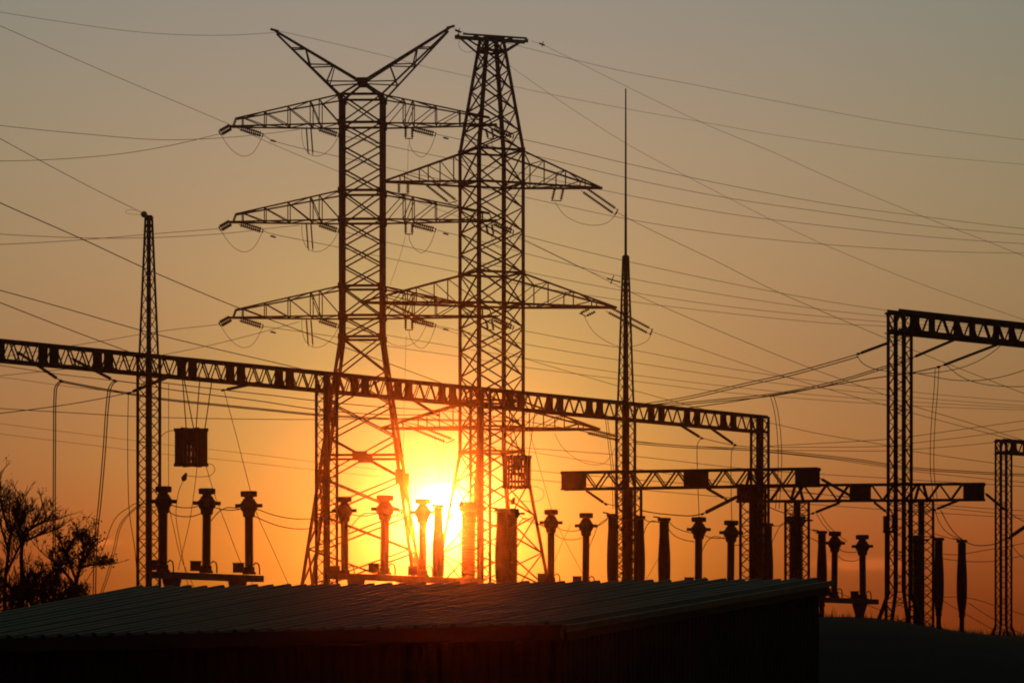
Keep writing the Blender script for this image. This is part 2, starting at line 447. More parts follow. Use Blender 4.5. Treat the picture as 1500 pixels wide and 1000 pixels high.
U1 = Vector((.590, .8074, 0)); G1D = 191.4
G1 = P(220, 521.1, G1D); G1.z = 0
TOPZ = CAMZ + 15.6; GZ = 4.22; SP = 13.16
def g1(t): return G1 + U1 * t
def dgx(x): return 93600 / (511 - .0996 * x)
g1_root = empty('beam_gantry', g1(0) + Vector((0, 0, GZ)), 0, 'long lattice gantry crossing the picture on five columns, its beam falling towards the right', 'gantry')
o1 = g1(0) + Vector((0, 0, GZ)); HB = TOPZ - GZ
yaw1 = math.atan2(U1.y, U1.x)
ph = []
for k in range(-1, 4):
    for a in (.20, .47, .75): ph.append((k + a) * SP + 14.6)
bp0 = g1(-14.6) - Vector((o1.x, o1.y, 0)) + Vector((0, 0, HB)); bp1 = g1(53.1) - Vector((o1.x, o1.y, 0)) + Vector((0, 0, HB))
beam(g1_root, bp0, bp1, .88, .62, .47, ph, plate_len=.62, chord=.15, web=.06)
for k in range(-1, 5):
    t = k * SP + {0: -.10, 2: -.45, 3: -.33}.get(k, 0); l = g1(t) - Vector((o1.x, o1.y, 0)); kw = {}
    if k == 0: kw = dict(spire=(CAMZ + 693 * G1D / F - GZ, .17))
    if k == 3: d = g1(t).y; kw = dict(spire=(CAMZ + 635 * d / F - GZ, .16), rod=CAMZ + 880 * d / F - GZ)
    column(g1_root, l, HB - .02, .66, yaw1, leg=.17, **kw)

def gantry(name, label, x, ytop, d, u, ln, yaw, hb=.8, side=.68, leg=.14, flare=.95, gz=3.9, first=.0):
    b = P(x, ytop, d); u = Vector((*u, 0)).normalized(); top = b.z
    root = empty(name, (b.x, b.y, gz), 0, label, 'gantry')
    st = Vector((0, 0, top - gz))
    beam(root, st - u * .45, st + u * ln, hb, .75, .47, [first + 2.1 + 2.8 * i for i in range(int((ln - 2) / 2.8))], chord=.19, web=.065, plate_len=.42)
    column(root, (0, 0, 0), top - gz - .02, side, yaw, leg=leg, flare=flare)
    column(root, u * (ln - .4), top - gz - .02, side, yaw, leg=leg, flare=flare)
    return root
gantry('beam_gantry', 'near tall lattice gantry at the right edge with its beam leaving the picture', 1318, 457, 169.3, (.68, .73), 14, R(60), gz=4.0)
gantry('beam_gantry', 'low-looking far lattice gantry at the extreme right below the tall one', 1470, 645, 256, (.70, .71), 14, R(58), hb=.75, gz=4.0, side=.70)

def low_portal(label, xl, yl, dl, xr, yr, dr, cols, plates, yaw):
    a, b = P(xl, yl, dl), P(xr, yr, dr); b.z = a.z
    root = empty('busbar_portal', (a.x, a.y, GZ), 0, label, 'gantry')
    o = Vector((a.x, a.y, GZ)); ln = (b - a).length
    beam(root, a - o, b - o, .88, .72, .62, [f * ln for f in plates], chord=.13, web=.075, plate_len=1.15)
    for f in cols:
        c = a.lerp(b, f) - o; column(root, (c.x, c.y, 0), a.z - GZ - .9, .86, yaw, leg=.17, lw=.07)
        m = MB()
        for s_ in (-1, 1): m.bar((c.x + s_ * .38, c.y, a.z - GZ - 1.0), (c.x + s_ * .12, c.y, a.z - GZ - .05), .16)
        m.build('saddle', M_STEEL, root)
low_portal('lower busbar portal with solid plates at its beam ends, crossing the rod-topped mast', 824, 692, 217, 1200, 687, 213, (.262, .745), (.045, .525, .955), R(34))
low_portal('lower busbar portal further right, its beam passing behind the tall right gantry', 1079, 711, 229, 1443, 708, 227, (.245, .745), (.045, .50, .955), R(34))

# ------------------------------------------------------------------ transmission pylons
def pylon_body(root, levels, half, leg, brw, horiz, yscale=1.0, gus=.0, gusset_at=(), sub=True):
    """levels: heights from top to bottom; half(z): half width. Four legs, crossed braces on four faces."""
    def cor(z): 
        a = half(z); return [Vector((i * a, j * a * yscale, z)) for i, j in ((-1, -1), (1, -1), (1, 1), (-1, 1))]
    for k in range(4):
        m = MB()
        for z0, z1 in zip(levels, levels[1:]): m.angle(cor(z1)[k], cor(z0)[k], leg, roll=(0, math.pi / 2, math.pi, -math.pi / 2)[k])
        m.build('leg', M_STEEL, root)
    for z0, z1 in zip(levels, levels[1:]):
        c0, c1 = cor(z0), cor(z1)
        for k in range(4):
            a0, b0, a1, b1 = c0[k], c0[(k + 1) % 4], c1[k], c1[(k + 1) % 4]
            n_ = Vector(((0, -1), (1, 0), (0, 1), (-1, 0))[k] + (0,)) * .05
            bar('brace', a0 + n_, b1 + n_, brw, root); bar('brace', b0 - n_, a1 - n_, brw, root, roll=.8)
    for z in horiz:
        c = cor(z)
        for k in range(4): bar('strut', c[k], c[(k + 1) % 4], brw * 1.5, root)
    for z in gusset_at:
        for c in cor(z): plate('gusset_plate', c, (gus, gus * .9, gus * 1.1), root)
    return cor

def arm(root, sgn, cor, zb, zt, tip, box=None, stations=(), cw=.13, bw=.075, tipw=.3, tdz=0.0):
    """one crossarm: two bottom chords and two top chords running out to the tip"""
    cb, ct = cor(zb), cor(zt)
    ib = (1, 2) if sgn > 0 else (0, 3)
    m = MB(); ends = []
    for n_, k in enumerate(ib):
        s_ = -1 if n_ == 0 else 1
        eb = Vector((sgn * tip, s_ * tipw, zb + tdz)); et = Vector((sgn * (tip - (box or 0)), s_ * tipw, zb + tdz + (.55 if box else .05)))
        m.angle(cb[k], eb, cw, roll=.4); m.angle(ct[k], et, cw * .9, roll=1.2)
        ends.append((cb[k], eb, ct[k], et))
    m.bar(ends[0][1], ends[1][1], cw)
    a = m.build('crossarm', M_STEEL, root)
    prev = None
    for i, t in enumerate(stations):
        row = []
        for (b0, b1, t0, t1) in ends:
            x = b0.x + (b1.x - b0.x) * t
            bt = b0.lerp(b1, t); ft = min(1, (x - t0.x) / (t1.x - t0.x)); tt = t0.lerp(t1, ft)
            bar('strut', bt, tt, bw, a); row.append((bt, tt))
        bar('strut', row[0][0], row[1][0], bw, a)
        bar('strut', row[0][1], row[1][1], bw, a)
        for n_ in range(2):
            pb = prev[n_][0] if prev else ends[n_][0]
            bar('brace', row[n_][1], pb, bw, a, roll=.6)
        pb = prev if prev else [(e[0], e[2]) for e in ends]
        bar('brace', pb[i % 2][0], row[1 - i % 2][0], bw, a)
        if not sub_skip(i): bar('brace', pb[i % 2][1], row[1 - i % 2][1], bw, a)
        prev = row
    if box:
        for (b0, b1, t0, t1) in ends: bar('strut', b1 - Vector((sgn * box * .6, 0, 0)), t1, bw, a)
    return a
def sub_skip(i): return i % 2 == 1

# pylon with two horns
D1 = 301.6; K1 = D1 / F
def z1(y): return CAMZ + (YH - y) * K1 - GZ
pc = P(531, 500, D1)
p1 = empty('horned_pylon', (pc.x, pc.y, GZ), R(-2.4), 'lattice pylon with two upward horns and three levels of wide crossarms', 'pylon')
def half1(z):
    zk = z1(495)
    return 1.47 + .03 * (z / z1(142)) if z >= zk else 1.48 + (zk - z) / (zk - z1(858)) * (81 * K1 - 1.48)
lv = [142, 183, 216, 249, 282, 324, 357, 389, 421, 464, 495, 546, 592, 640, 700, 752, 806, 862, 960]
lv1 = [z1(y) for y in lv]; lv1[-1] = 0
cor1 = pylon_body(p1, lv1, half1, .25, .12, [z1(y) for y in (142, 183, 282, 324, 421, 464, 495, 669)], gus=.40, gusset_at=[z1(y) for y in (145, 183, 282, 324, 421, 464, 495)])
for z in (z1(700),):
    for c in cor1(z): plate('gusset_plate', c, (.6, .5, 1.0), p1)
for s_ in (-1, 1): plate('gusset_plate', Vector((0, s_ * half1(z1(669)), z1(669))), (1.1, .08, .55), p1)
for zb, zt in ((184, 142), (324, 282), (464, 421)):
    for sg in (-1, 1):
        arm(p1, sg, cor1, z1(zb), z1(zt), 9.85, box=.5, stations=(.19, .27, .47, .68, .88), tipw=.32)
# horns
zc = z1(121); zt_ = z1(142); ztip = z1(44)
ctr = MB()
for s_ in (-1, 1):
    for sg in (-1, 1): ctr.bar((sg * half1(zt_), s_ * 1.47, zt_), (0, s_ * .55, zc), .14)
ctr.bar((0, -.55, zc), (0, .55, zc), .3)
cap = ctr.build('horn_base', M_STEEL, p1); plate('gusset_plate', Vector((0, -.55, zc)), (.7, .08, .6), cap); plate('gusset_plate', Vector((0, .55, zc)), (.7, .08, .6), cap)
for sg in (-1, 1):
    tip = Vector((sg * 6.45, 0, ztip + (.15 if sg > 0 else 0)))
    m = MB(); up = []; lo_ = []
    for s_ in (-1, 1):
        a = Vector((0, s_ * .55, zc)); b = Vector((sg * half1(zt_), s_ * 1.47, zt_)); e = tip + Vector((0, s_ * .12, 0))
        m.angle(a, e, .16, roll=.3); m.angle(b, e - Vector((sg * .15, 0, .25)), .16, roll=1); up.append((a, e)); lo_.append((b, e - Vector((sg * .15, 0, .25))))
    m.bar(tip - Vector((sg * .25, 0, .06)), tip + Vector((sg * .35, 0, .10)), .16)
    h = m.build('horn', M_STEEL, p1)
    def at_z(seg, z): return seg[0].lerp(seg[1], max(0, min(1, (z - seg[0].z) / (seg[1].z - seg[0].z))))
    zz = [z1(y) for y in (122, 96, 71)]
    for i, z in enumerate(zz):
        for n_ in range(2):
            bar('strut', at_z(lo_[n_], z), at_z(up[n_], z), .09, h)
            if i: bar('brace', at_z(up[n_], z), at_z(lo_[n_], zz[i - 1]), .08, h)
        bar('strut', at_z(lo_[0], z), at_z(lo_[1], z), .08, h)
        if i: bar('strut', at_z(up[0], z), at_z(up[1], z), .08, h)

# flat-topped pylon
D2 = 330.0; K2 = D2 / F
def z2(y): return CAMZ + (YH - y) * K2 - GZ
pc2 = P(720, 500, D2)
TH2 = R(23.5)
p2 = empty('flat_topped_pylon', (pc2.x, pc2.y, GZ), TH2, 'taller lattice pylon with a flat top bar, tapering shoulders and three crossarm levels', 'pylon')
def half2(z):
    zs, zk, zt2, zg = z2(222), z2(662), z2(57), z2(862)
    a_top = 16.0 * K2 / 1.316; a_mid = 45.5 * K2 / 1.316; a_bot = 83 * K2 / 1.316
    if z >= zs: return a_mid + (z - zs) / (zt2 - zs) * (a_top - a_mid)
    if z >= zk: return a_mid
    return a_mid + (zk - z) / (zk - zg) * (a_bot - a_mid)
lv = [57, 78, 104, 133, 163, 193, 222, 270, 306, 340, 371, 401, 446, 480, 514, 551, 588, 626, 662, 706, 756, 810, 862, 955]
lv2 = [z2(y) for y in lv]; lv2[-1] = 0
cor2 = pylon_body(p2, lv2, half2, .28, .125, [z2(y) for y in (57, 76, 222, 270, 401, 446, 588, 626, 662)], gus=.35, gusset_at=[z2(y) for y in (222, 270, 401, 446, 588, 626, 662)])
for (zb, zt, tl, tr) in ((270, 222, 9.3, 9.7), (446, 401, 11.2, 11.0), (627, 588, 9.5, 9.5)):
    for sg in (-1, 1):
        arm(p2, sg, cor2, z2(zb), z2(zt), tl if sg < 0 else tr, stations=(.27, .54, .79), tipw=.12, cw=.19, tdz=-.22 if sg < 0 else .18)
m = MB(); zt2 = z2(58.5); a = half2(z2(57))
for s_ in (-1, 1):
    m.angle((-3.05, s_ * a * .5, zt2), (3.05, s_ * a * .5, zt2), .17); m.angle((-2.8, s_ * a, zt2 + .2), (2.8, s_ * a, zt2 + .2), .14)
for x in (-3.0, -1.5, 0, 1.5, 3.0):
    m.bar((x, -a * (.55 if abs(x) > 2 else 1), zt2 + .10), (x, a * (.55 if abs(x) > 2 else 1), zt2 + .10), .14, .22)
tb = m.build('top_bar', M_STEEL, p2)
for sg in (-1, 1):
    for s_ in (-1, 1): bar('brace', Vector((sg * 2.55, s_ * a * .6, zt2)), Vector((sg * half2(z2(78)), s_ * half2(z2(78)), z2(78))), .12, tb)

# ------------------------------------------------------------------ switchgear row
def drow(x): return 175 * 295 / (295 - .0683 * (x - 240))
def sheds(r0, r1, z0, z1_, n):
    pr = []
    for i in range(n):
        z = z0 + (z1_ - z0) * i / n; h = (z1_ - z0) / n
        pr += [(r0, z), (r1, z + h * .30), (r1, z + h * .42), (r0, z + h * .9)]
    return pr
def make_ct():
    r = empty('current_transformer', (0, 0, 0))
    m = MB(); m.lathe([(.30, 0), (.30, .10), (.24, .12), (.24, .30), (.20, .34)], 14); m.build('base', M_BOX, r)
    m = MB(); m.lathe([(.17, .34)] + sheds(.165, .205, .36, 2.50, 26) + [(.17, 2.5)], 16); m.build('insulator', M_PORC, r, True)
    m = MB(); m.lathe([(.20, 2.5), (.26, 2.56), (.28, 2.74), (.36, 2.84), (.40, 2.98), (.39, 3.10), (.29, 3.22), (.25, 3.32)], 10); m.build('head', M_BOX, r)
    m = MB(); m.lathe([(.20, 3.32), (.20, 3.40), (.36, 3.42), (.37, 3.62), (.33, 3.66)], 16); m.build('cap', M_BOX, r)
    for s_ in (-1, 1):
        m = MB(); m.bar((s_ * .36, 0, 3.02), (s_ * .60, 0, 3.02), .10, .16); m.build('terminal', M_STEEL, r)
    m = MB(); m.box((-.46, -.10, .28), (.46, .3, .40)); m.box((-.46, -.10, .50), (.52, .34, .03)); m.build('terminal_box', M_BOX, r)
    m = MB(); m.tube([(.2, 0, .42), (.30, 0, .52), (.42, 0, .45), (.46, 0, .25), (.46, 0, 0)], .035, 6); m.build('cable', M_WIRE, r)
    return r
CT_H = 3.66
cts = [
 (239, 712, .95, 'current transformer half hidden behind the mast carrying the red ball'),
 (302, 715, 1.0, 'middle current transformer on the short left platform, below the hanging line trap'),
 (365, 719, 1.0, 'current transformer on the right end of the short left platform'),
 (505, 727, .95, 'current transformer just right of the second gantry column'),
 (563, 725, 1.08, 'stout current transformer between the legs of the horned pylon'),
 (619, 730, 1.0, 'current transformer in front of the left rim of the sun'),
 (807, 746, .95, 'current transformer right of the flat-topped pylon foot'),
 (858, 751, .95, 'current transformer left of the lower busbar portal column'),
 (1023, 757, 1.05, 'current transformer below the middle plate of the lower busbar portal'),
 (1070, 762, 1.05, 'current transformer left of the fifth gantry column'),
 (1222, 778, .95, 'left current transformer on the raised right platform beside the shed corner'),
 (1264, 783, 1.0, 'right current transformer on the raised right platform in front of the orange cloud'),
]
CTG = 'current transformers standing in a row along the switchyard'
proto = make_ct(); ct_pos = []
for i, (x, y, sc, lab) in enumerate(cts):
    d = drow(x); top = P(x, y, d); o = proto if i == 0 else copy_tree(proto)
    o.scale = (sc, sc, 1.0); o.location = (top.x, top.y, top.z - CT_H); o.rotation_euler = (R(random.uniform(-.7, .7)), R(random.uniform(-.7, .7)), R(random.uniform(-6, 6)))
    tag(o, lab, 'transformer', CTG); ct_pos.append((x, y, d, top.z - CT_H))
def platform(label, x0, x1, legs, y, w_=.55, thick=.28):
    a, b = P(x0, y, drow(x0)), P(x1, y, drow(x1)); b.z = a.z = (a.z + b.z) / 2
    root = empty('equipment_platform', (a.x, a.y, GZ - .1), 0, label, 'platform')
    o = Vector((a.x, a.y, GZ - .1)); m = MB(); m.bar(a - o - Vector((0, 0, thick / 2)), b - o - Vector((0, 0, thick / 2)), w_, thick); m.build('deck', M_CONC, root)
    for x in legs:
        f = (x - x0) / (x1 - x0); c = a.lerp(b, f) - o; z = c.z - thick
        m = MB(); m.lathe([(.24, 0), (.22, z - 1.1), (.27, z - .55), (.40, z - .15), (.42, z)], 10, (c.x, c.y, 0)); m.build('leg', M_CONC, root)
def zpx(i): x, y, d, zb = ct_pos[i]; return YH - (zb - CAMZ) * F / d
platform('short concrete equipment platform on two tapered legs at left', 226, 379, (251, 347), zpx(1) + 1)
platform('long low equipment platform behind the shed ridge below the sun', 486, 700, (520, 600, 680), zpx(4) + 2)
platform('low equipment platform right of the flat-topped pylon foot', 780, 880, (800, 862), zpx(6) + 2)
platform('low equipment platform below the lower busbar portal', 1000, 1090, (1023, 1072), zpx(8) + 2)
platform('raised concrete equipment platform on one pedestal right of the shed', 1208, 1281, (1259,), zpx(10) + 1)

def make_pole(h, kind):
    r = empty('breaker_pole', (0, 0, 0))
    if kind == 'barrel':
        m = MB(); s_ = h * .66; m.lathe([(.10, 0), (.11, h - s_ - .1), (.17, h - s_)], 10); m.build('support', M_STEEL, r)
        n = 28; pr = []
        for i in range(n):
            t = i / n; z = h - s_ + s_ * .96 * t; bulge = .20 + .055 * math.sin(math.pi * min(1, t * 1.25)) - .05 * max(0, .18 - t) / .18
            pr += [(bulge - .03, z), (bulge, z + s_ * .96 / n * .35), (bulge - .03, z + s_ * .96 / n * .9)]
        m = MB(); m.lathe(pr, 14); m.build('insulator', M_PORC, r, True)
        m = MB(); m.lathe([(.20, h * .0 + h - s_ * .04), (.25, h - s_ * .035), (.25, h - .02), (.20, h)], 14); m.build('cap', M_BOX, r)
        m = MB(); m.bar((-.15, 0, h + .01), (-.42, 0, h + .06), .06); m.build('terminal', M_STEEL, r)
    else:
        m = MB(); m.lathe([(.30, 0), (.30, h * .22), (.26, h * .24)], 12); m.build('support', M_STEEL, r)
        m = MB(); m.lathe([(.22, h * .24)] + sheds(.21, .25, h * .25, h * .93, 30), 14); m.build('insulator', M_PORC, r, True)
        m = MB(); m.lathe([(.27, h * .93), (.31, h * .95), (.31, h), (.1, h + .03)], 12); m.build('cap', M_BOX, r)
        m = MB(); m.bar((.25, 0, h * .965), (.55, 0, h * .965), .10, .1); m.build('terminal', M_STEEL, r)
    return r
poles = [
 (642, 738, 1.00, 'barrel', 'barrel pole in the middle of the sun disc'),
 (686, 735, 1.02, 'straight', 'straight pole against the right rim of the sun'),
 (735, 744, 1.00, 'barrel', 'left pole of the close pair below the second line trap'),
 (750, 745, 1.02, 'straight', 'right pole of the close pair below the second line trap'),
 (897, 752, 1.01, 'barrel', 'barrel pole touching the left side of the rod-topped mast'),
 (937, 755, 1.01, 'barrel', 'barrel pole touching the right side of the rod-topped mast'),
 (973, 758, 1.00, 'barrel', 'barrel pole standing free right of the rod-topped mast'),
 (1125, 766, 1.00, 'barrel', 'barrel pole right of the fifth gantry column'),
 (1166, 756, 1.06, 'straight', 'thick pole in front of the second portal left column'),
 (1204, 777, 1.00, 'barrel', 'barrel pole above the right corner of the shed roof'),
 (1344, 784, .93, 'straight', 'pole between the tall right gantry column and the portal column'),
 (1375, 787, .92, 'barrel', 'left barrel pole of the free pair near the right edge'),
 (1409, 790, .92, 'barrel', 'right barrel pole of the free pair near the right edge'),
]
PG = 'breaker poles among the current transformers'
protos = {}
for x, y, k, kind, lab in poles:
    d = drow(x) * k; top = P(x, y, d); gz = ground_z(top.x, top.y); h = round(top.z - gz, 1)
    if kind not in protos: protos[kind] = (make_pole(h, kind), h); o, hh = protos[kind]
    else: o = copy_tree(protos[kind][0]); hh = protos[kind][1]
    o.location = (top.x, top.y, top.z - hh); o.rotation_euler = (0, 0, R(random.uniform(-10, 10))); k_ = {686: 1.5, 735: 1.45, 1166: 1.75, 973: 1.35, 1344: 1.1, 750: 1.15}.get(x, 1.2); o.scale = (k_, k_, 1)
    tag(o, lab, 'pole insulator', PG)
# disconnector on its thin post
d = 200; tp = P(1298, 755, d); gz = ground_z(tp.x, tp.y)
r = empty('disconnector_post', (tp.x, tp.y, gz), 0, 'thin post carrying two short upright insulators left of the tall right gantry', 'disconnector'); h = tp.z - gz
m = MB(); m.tube([(0, 0, 0), (0, 0, h - .75)], .085, 8, .07); m.build('post', M_STEEL, r)
m = MB(); m.bar((-.15, 0, h - .78), (.58, 0, h - .78), .12); m.build('crossbar', M_STEEL, r)
for x in (0, .42):
    m = MB(); m.lathe(sheds(.12, .17, h - .72, h, 7), 10, (x, 0, 0)); m.build('insulator', M_PORC, r, True)
m = MB(); m.tube([(0, 0, h), (.42, 0, h + .02)], .03); m.build('blade', M_STEEL, r)

# line traps: cylindrical coils of upright slats hung from the beam
def make_trap(rad, hh, hang):
    r = empty('line_trap', (0, 0, 0))
    n = 26
    sm = MB(); sm.box((0, 0, 0), (.096, .06, hh)); me = sm.mesh('slat', M_BOX)
    for i in range(n):
        a = 2 * math.pi * i / n; o = obj('slat', me, r); o.matrix_basis = Matrix.Rotation(a, 4, 'Z') @ Matrix.Translation((0, rad, 0))
    for z in (-hh / 2 + .07, hh / 2 - .07):
        m = MB(); 
        for k in range(3):
            a = math.pi * k / 3; m.bar((rad * 1.1 * math.cos(a), rad * 1.1 * math.sin(a), z * 1.03), (-rad * 1.1 * math.cos(a), -rad * 1.1 * math.sin(a), z * 1.03), .10, .16)
        m.build('spider', M_STEEL, r)
    m = MB(); nn = 4
    for j in range(nn):
        z = -hh / 2 + .35 + (hh - .5) * j / (nn - 1)
        m.tube([(rad * .93 * math.cos(2 * math.pi * k / 18), rad * .93 * math.sin(2 * math.pi * k / 18), z) for k in range(19)], .045, 4)
    m.build('coil', M_WIRE, r)
    m = MB(); m.lathe([(.20, .10), (.24, .2), (.24, hh * .46), (.18, hh * .47)], 10); m.build('tuning_unit', M_BOX, r)
    for x0, x1 in hang:
        m = MB(); m.tube([(x0, 0, hh / 2 - .05), (x1[0], 0, x1[1])], .025, 5); m.build('hanger', M_STEEL, r)
    return r
dt = 191.5
c = P(280, 655, dt); k = dt / F
t1 = make_trap(23 * k, 54 * k, [((273 - 280) * k, ((267 - 280) * k, (655 - 549) * k)), ((284 - 280) * k, ((268.5 - 280) * k, (655 - 549) * k)), ((287 - 280) * k, ((293 - 280) * k, (655 - 551) * k)), ((300 - 280) * k, ((311 - 280) * k, (655 - 553) * k))])
t1.location = c; tag(t1, 'line trap coil hanging from four wires right of the ball-topped mast', 'line trap', 'line traps hung from the gantry beam')
t2 = copy_tree(t1); dt2 = 214.0; t2.location = P(757, 691, dt2); t2.scale = (.97, .97, .97); t2.rotation_euler = (0, 0, R(7))
tag(t2, 'line trap coil hanging in front of the flat-topped pylon leg', 'line trap', 'line traps hung from the gantry beam')
for x, y, d, lab in ((271, 697, dt, 'small clamp dangling below the left line trap'), (752, 732, dt2, 'small clamp dangling below the right line trap')):
    c = P(x, y, d); m = MB(); m.lathe([(.06, -.25), (.14, -.12), (.05, .16)], 8, c, (.45, 0, 1)); tag(m.build('wire_clamp', M_STEEL), lab, 'clamp', 'clamps below the line traps')
# red ball at the tip of the first mast
c = P(211, 314, G1D - .2); m = MB(); n = 10
m.lathe([(.001, -.155)] + [(.155 * math.cos(a), .155 * math.sin(a)) for a in [math.pi * (i / n - .5) for i in range(1, n)]] + [(.001, .155)], 16, c)
tag(m.build('marker_ball', M_BALL, smooth=True), 'small reddish ball at the tip of the left mast', 'ball')
# fitting where an earth wire reaches the rod-topped mast
c = P(897, 410, 223); m = MB(); m.bar(c + Vector((-.1, 0, -.22)), c + Vector((.08, 0, .24)), .05); m.bar(c + Vector((-.3, 0, .08)), c + Vector((.45, 0, -.12)), .06)
tag(m.build('wire_fitting', M_STEEL), 'crossed wire fitting left of the rod-topped mast tip', 'fitting')

# ------------------------------------------------------------------ strings and jumpers on the pylons
LV = ('topmost', 'middle', 'lowest')
for n_, y0 in enumerate((184, 324, 464)):
    l = LV[n_]; d = D1
    string(f'insulator pair pulling left from the left tip of the horned pylon {l} crossarm', (338, y0 + 2), (322, y0 + 11), d, d - .6, n=2, gap=(.12, .3, -.20))
    string(f'long insulator pair sloping right under the left tip of the horned pylon {l} crossarm', (350, y0 + 3), (385, y0 + 14), d, d, n=2, gap=(-.05, .3, -.17))
    wire(f'drooping jumper loop under the left tip of the horned pylon {l} crossarm', [(323, y0 + 12), (333, y0 + 28), (345, y0 + 40), (357, y0 + 45), (369, y0 + 41), (378, y0 + 29), (385, y0 + 14)], d, d, .018, name='jumper')
    string(f'pair of long rods hanging below the left inner {l} crossarm of the horned pylon', (452, y0 + 2), (455, y0 + 43), d, d, rd=.055, n=2, gap=(.33, .2, 0), ends=False)
    string(f'insulator pair sloping into the body under the left half of the horned pylon {l} crossarm', (466, y0 + 4), (496, y0 + 14), d, d, n=2, gap=(-.05, .3, -.17))
    wire(f'jumper loop left of the body under the horned pylon {l} crossarm', [(442, y0 + 4), (443, y0 + 22), (448, y0 + 36), (458, y0 + 44), (472, y0 + 43), (486, y0 + 32), (496, y0 + 15)], d, d, .018, name='jumper')
    string(f'U shaped pair of short insulators right of the body under the horned pylon {l} crossarm', (599, y0 + 3), (599, y0 + 19), d, d, rd=.12, n=2, gap=(.48, .1, 0))
    string(f'insulator pair sloping right of the body under the horned pylon {l} crossarm', (603, y0 + 4), (638, y0 + 13), d, d, n=2, gap=(-.05, .3, -.17))
    wire(f'jumper loop right of the body under the horned pylon {l} crossarm', [(599, y0 + 20), (601, y0 + 30), (609, y0 + 42), (619, y0 + 46), (629, y0 + 36), (638, y0 + 14)], d, d, .018, name='jumper')
    string(f'insulator pair at the right tip of the horned pylon {l} crossarm', (722, y0 + 2), (752, y0 + 16), d, d, n=2, gap=(-.05, .3, -.17))
    string(f'V shaped short insulators near the right tip of the horned pylon {l} crossarm', (716, y0 + 4), (719, y0 + 19), d, d, rd=.12, n=2, gap=(.42, .1, 0))
    wire(f'jumper loop under the right tip of the horned pylon {l} crossarm', [(719, y0 + 20), (724, y0 + 34), (735, y0 + 40), (746, y0 + 30), (752, y0 + 16)], d, d, .018, name='jumper')
# outgoing conductors to the right, four a level
far = 430
Y4 = (((756, 202), (840, 221), (920, 240), (1060, 270), (1210, 298), (1350, 317), (1500, 335), (1620, 345)),
      ((640, 197), (700, 210), (765, 224), (920, 261), (1060, 289), (1210, 311), (1350, 330), (1500, 344), (1620, 353)),
      ((498, 198), (565, 213), (652, 231), (765, 254), (920, 286), (1060, 312), (1210, 331), (1350, 346), (1500, 357), (1620, 362)),
      ((386, 198), (400, 206), (516, 234), (595, 252), (765, 288), (920, 321), (1060, 343), (1210, 358), (1350, 367), (1500, 371), (1620, 372)))
Y5 = (((756, 342), (840, 364), (920, 383), (1060, 413), (1210, 441), (1303, 455), (1420, 470), (1620, 488)),
      ((640, 337), (700, 352), (765, 370), (920, 407), (1060, 432), (1210, 454), (1303, 464), (1420, 476), (1620, 492)),
      ((498, 338), (563, 354), (673, 378), (765, 397), (920, 427), (1060, 448), (1210, 464), (1303, 472), (1420, 480), (1620, 490)),
      ((386, 338), (393, 341), (490, 361), (563, 377), (673, 399), (765, 417), (920, 441), (1060, 458), (1210, 473), (1303, 478), (1420, 484), (1620, 492)))
Y6 = (((756, 482), (840, 498), (930, 513), (1060, 538), (1180, 556), (1299, 570), (1400, 580), (1500, 588), (1620, 595)),
      ((640, 477), (673, 484), (765, 503), (930, 531), (1060, 551), (1180, 566), (1299, 578), (1400, 587), (1500, 594), (1620, 600)),
      ((498, 478), (563, 490), (673, 509), (765, 524), (930, 549), (1060, 565), (1180, 577), (1299, 586), (1400, 592), (1500, 597), (1620, 600)),
      ((386, 478), (490, 493), (563, 506), (673, 522), (765, 537), (930, 558), (1060, 574), (1180, 584), (1299, 592), (1400, 597), (1500, 600), (1620, 602)))
src = ('right tip', 'right inner string', 'string left of the body', 'left tip')
for n_, grp in enumerate((Y4, Y5, Y6)):
    for k_, pts in enumerate(grp):
        wire(f'conductor running right from the {src[k_]} of the horned pylon {LV[n_]} crossarm', list(pts), D1, far, .021, name='conductor')
for lab, pts in (
    ('conductor leaving left from the left tip of the horned pylon topmost crossarm', [(323, 196), (255, 212), (180, 225), (90, 233), (0, 236), (-90, 234)]),
    ('conductor leaving left from the inner left half of the horned pylon topmost crossarm', [(438, 190), (390, 196), (340, 201), (240, 205), (130, 197), (0, 184), (-90, 172)]),
    ('conductor leaving left from the left tip of the horned pylon middle crossarm', [(322, 335), (232, 342), (162, 348), (80, 354), (0, 358), (-90, 360)]),
    ('conductor leaving left from the inner left half of the horned pylon middle crossarm', [(438, 330), (390, 335), (340, 341), (250, 347), (160, 349), (80, 347), (0, 343), (-90, 337)]),
    ('conductor leaving left from the left tip of the horned pylon lowest crossarm', [(322, 475), (235, 485), (151, 499), (94, 508), (0, 523), (-90, 535)]),
    ('conductor leaving left from the inner left half of the horned pylon lowest crossarm', [(438, 471), (407, 480), (310, 505), (230, 521), (125, 537), (0, 550), (-90, 558)])):
    wire(lab, pts, D1, 270, .019, name='conductor')
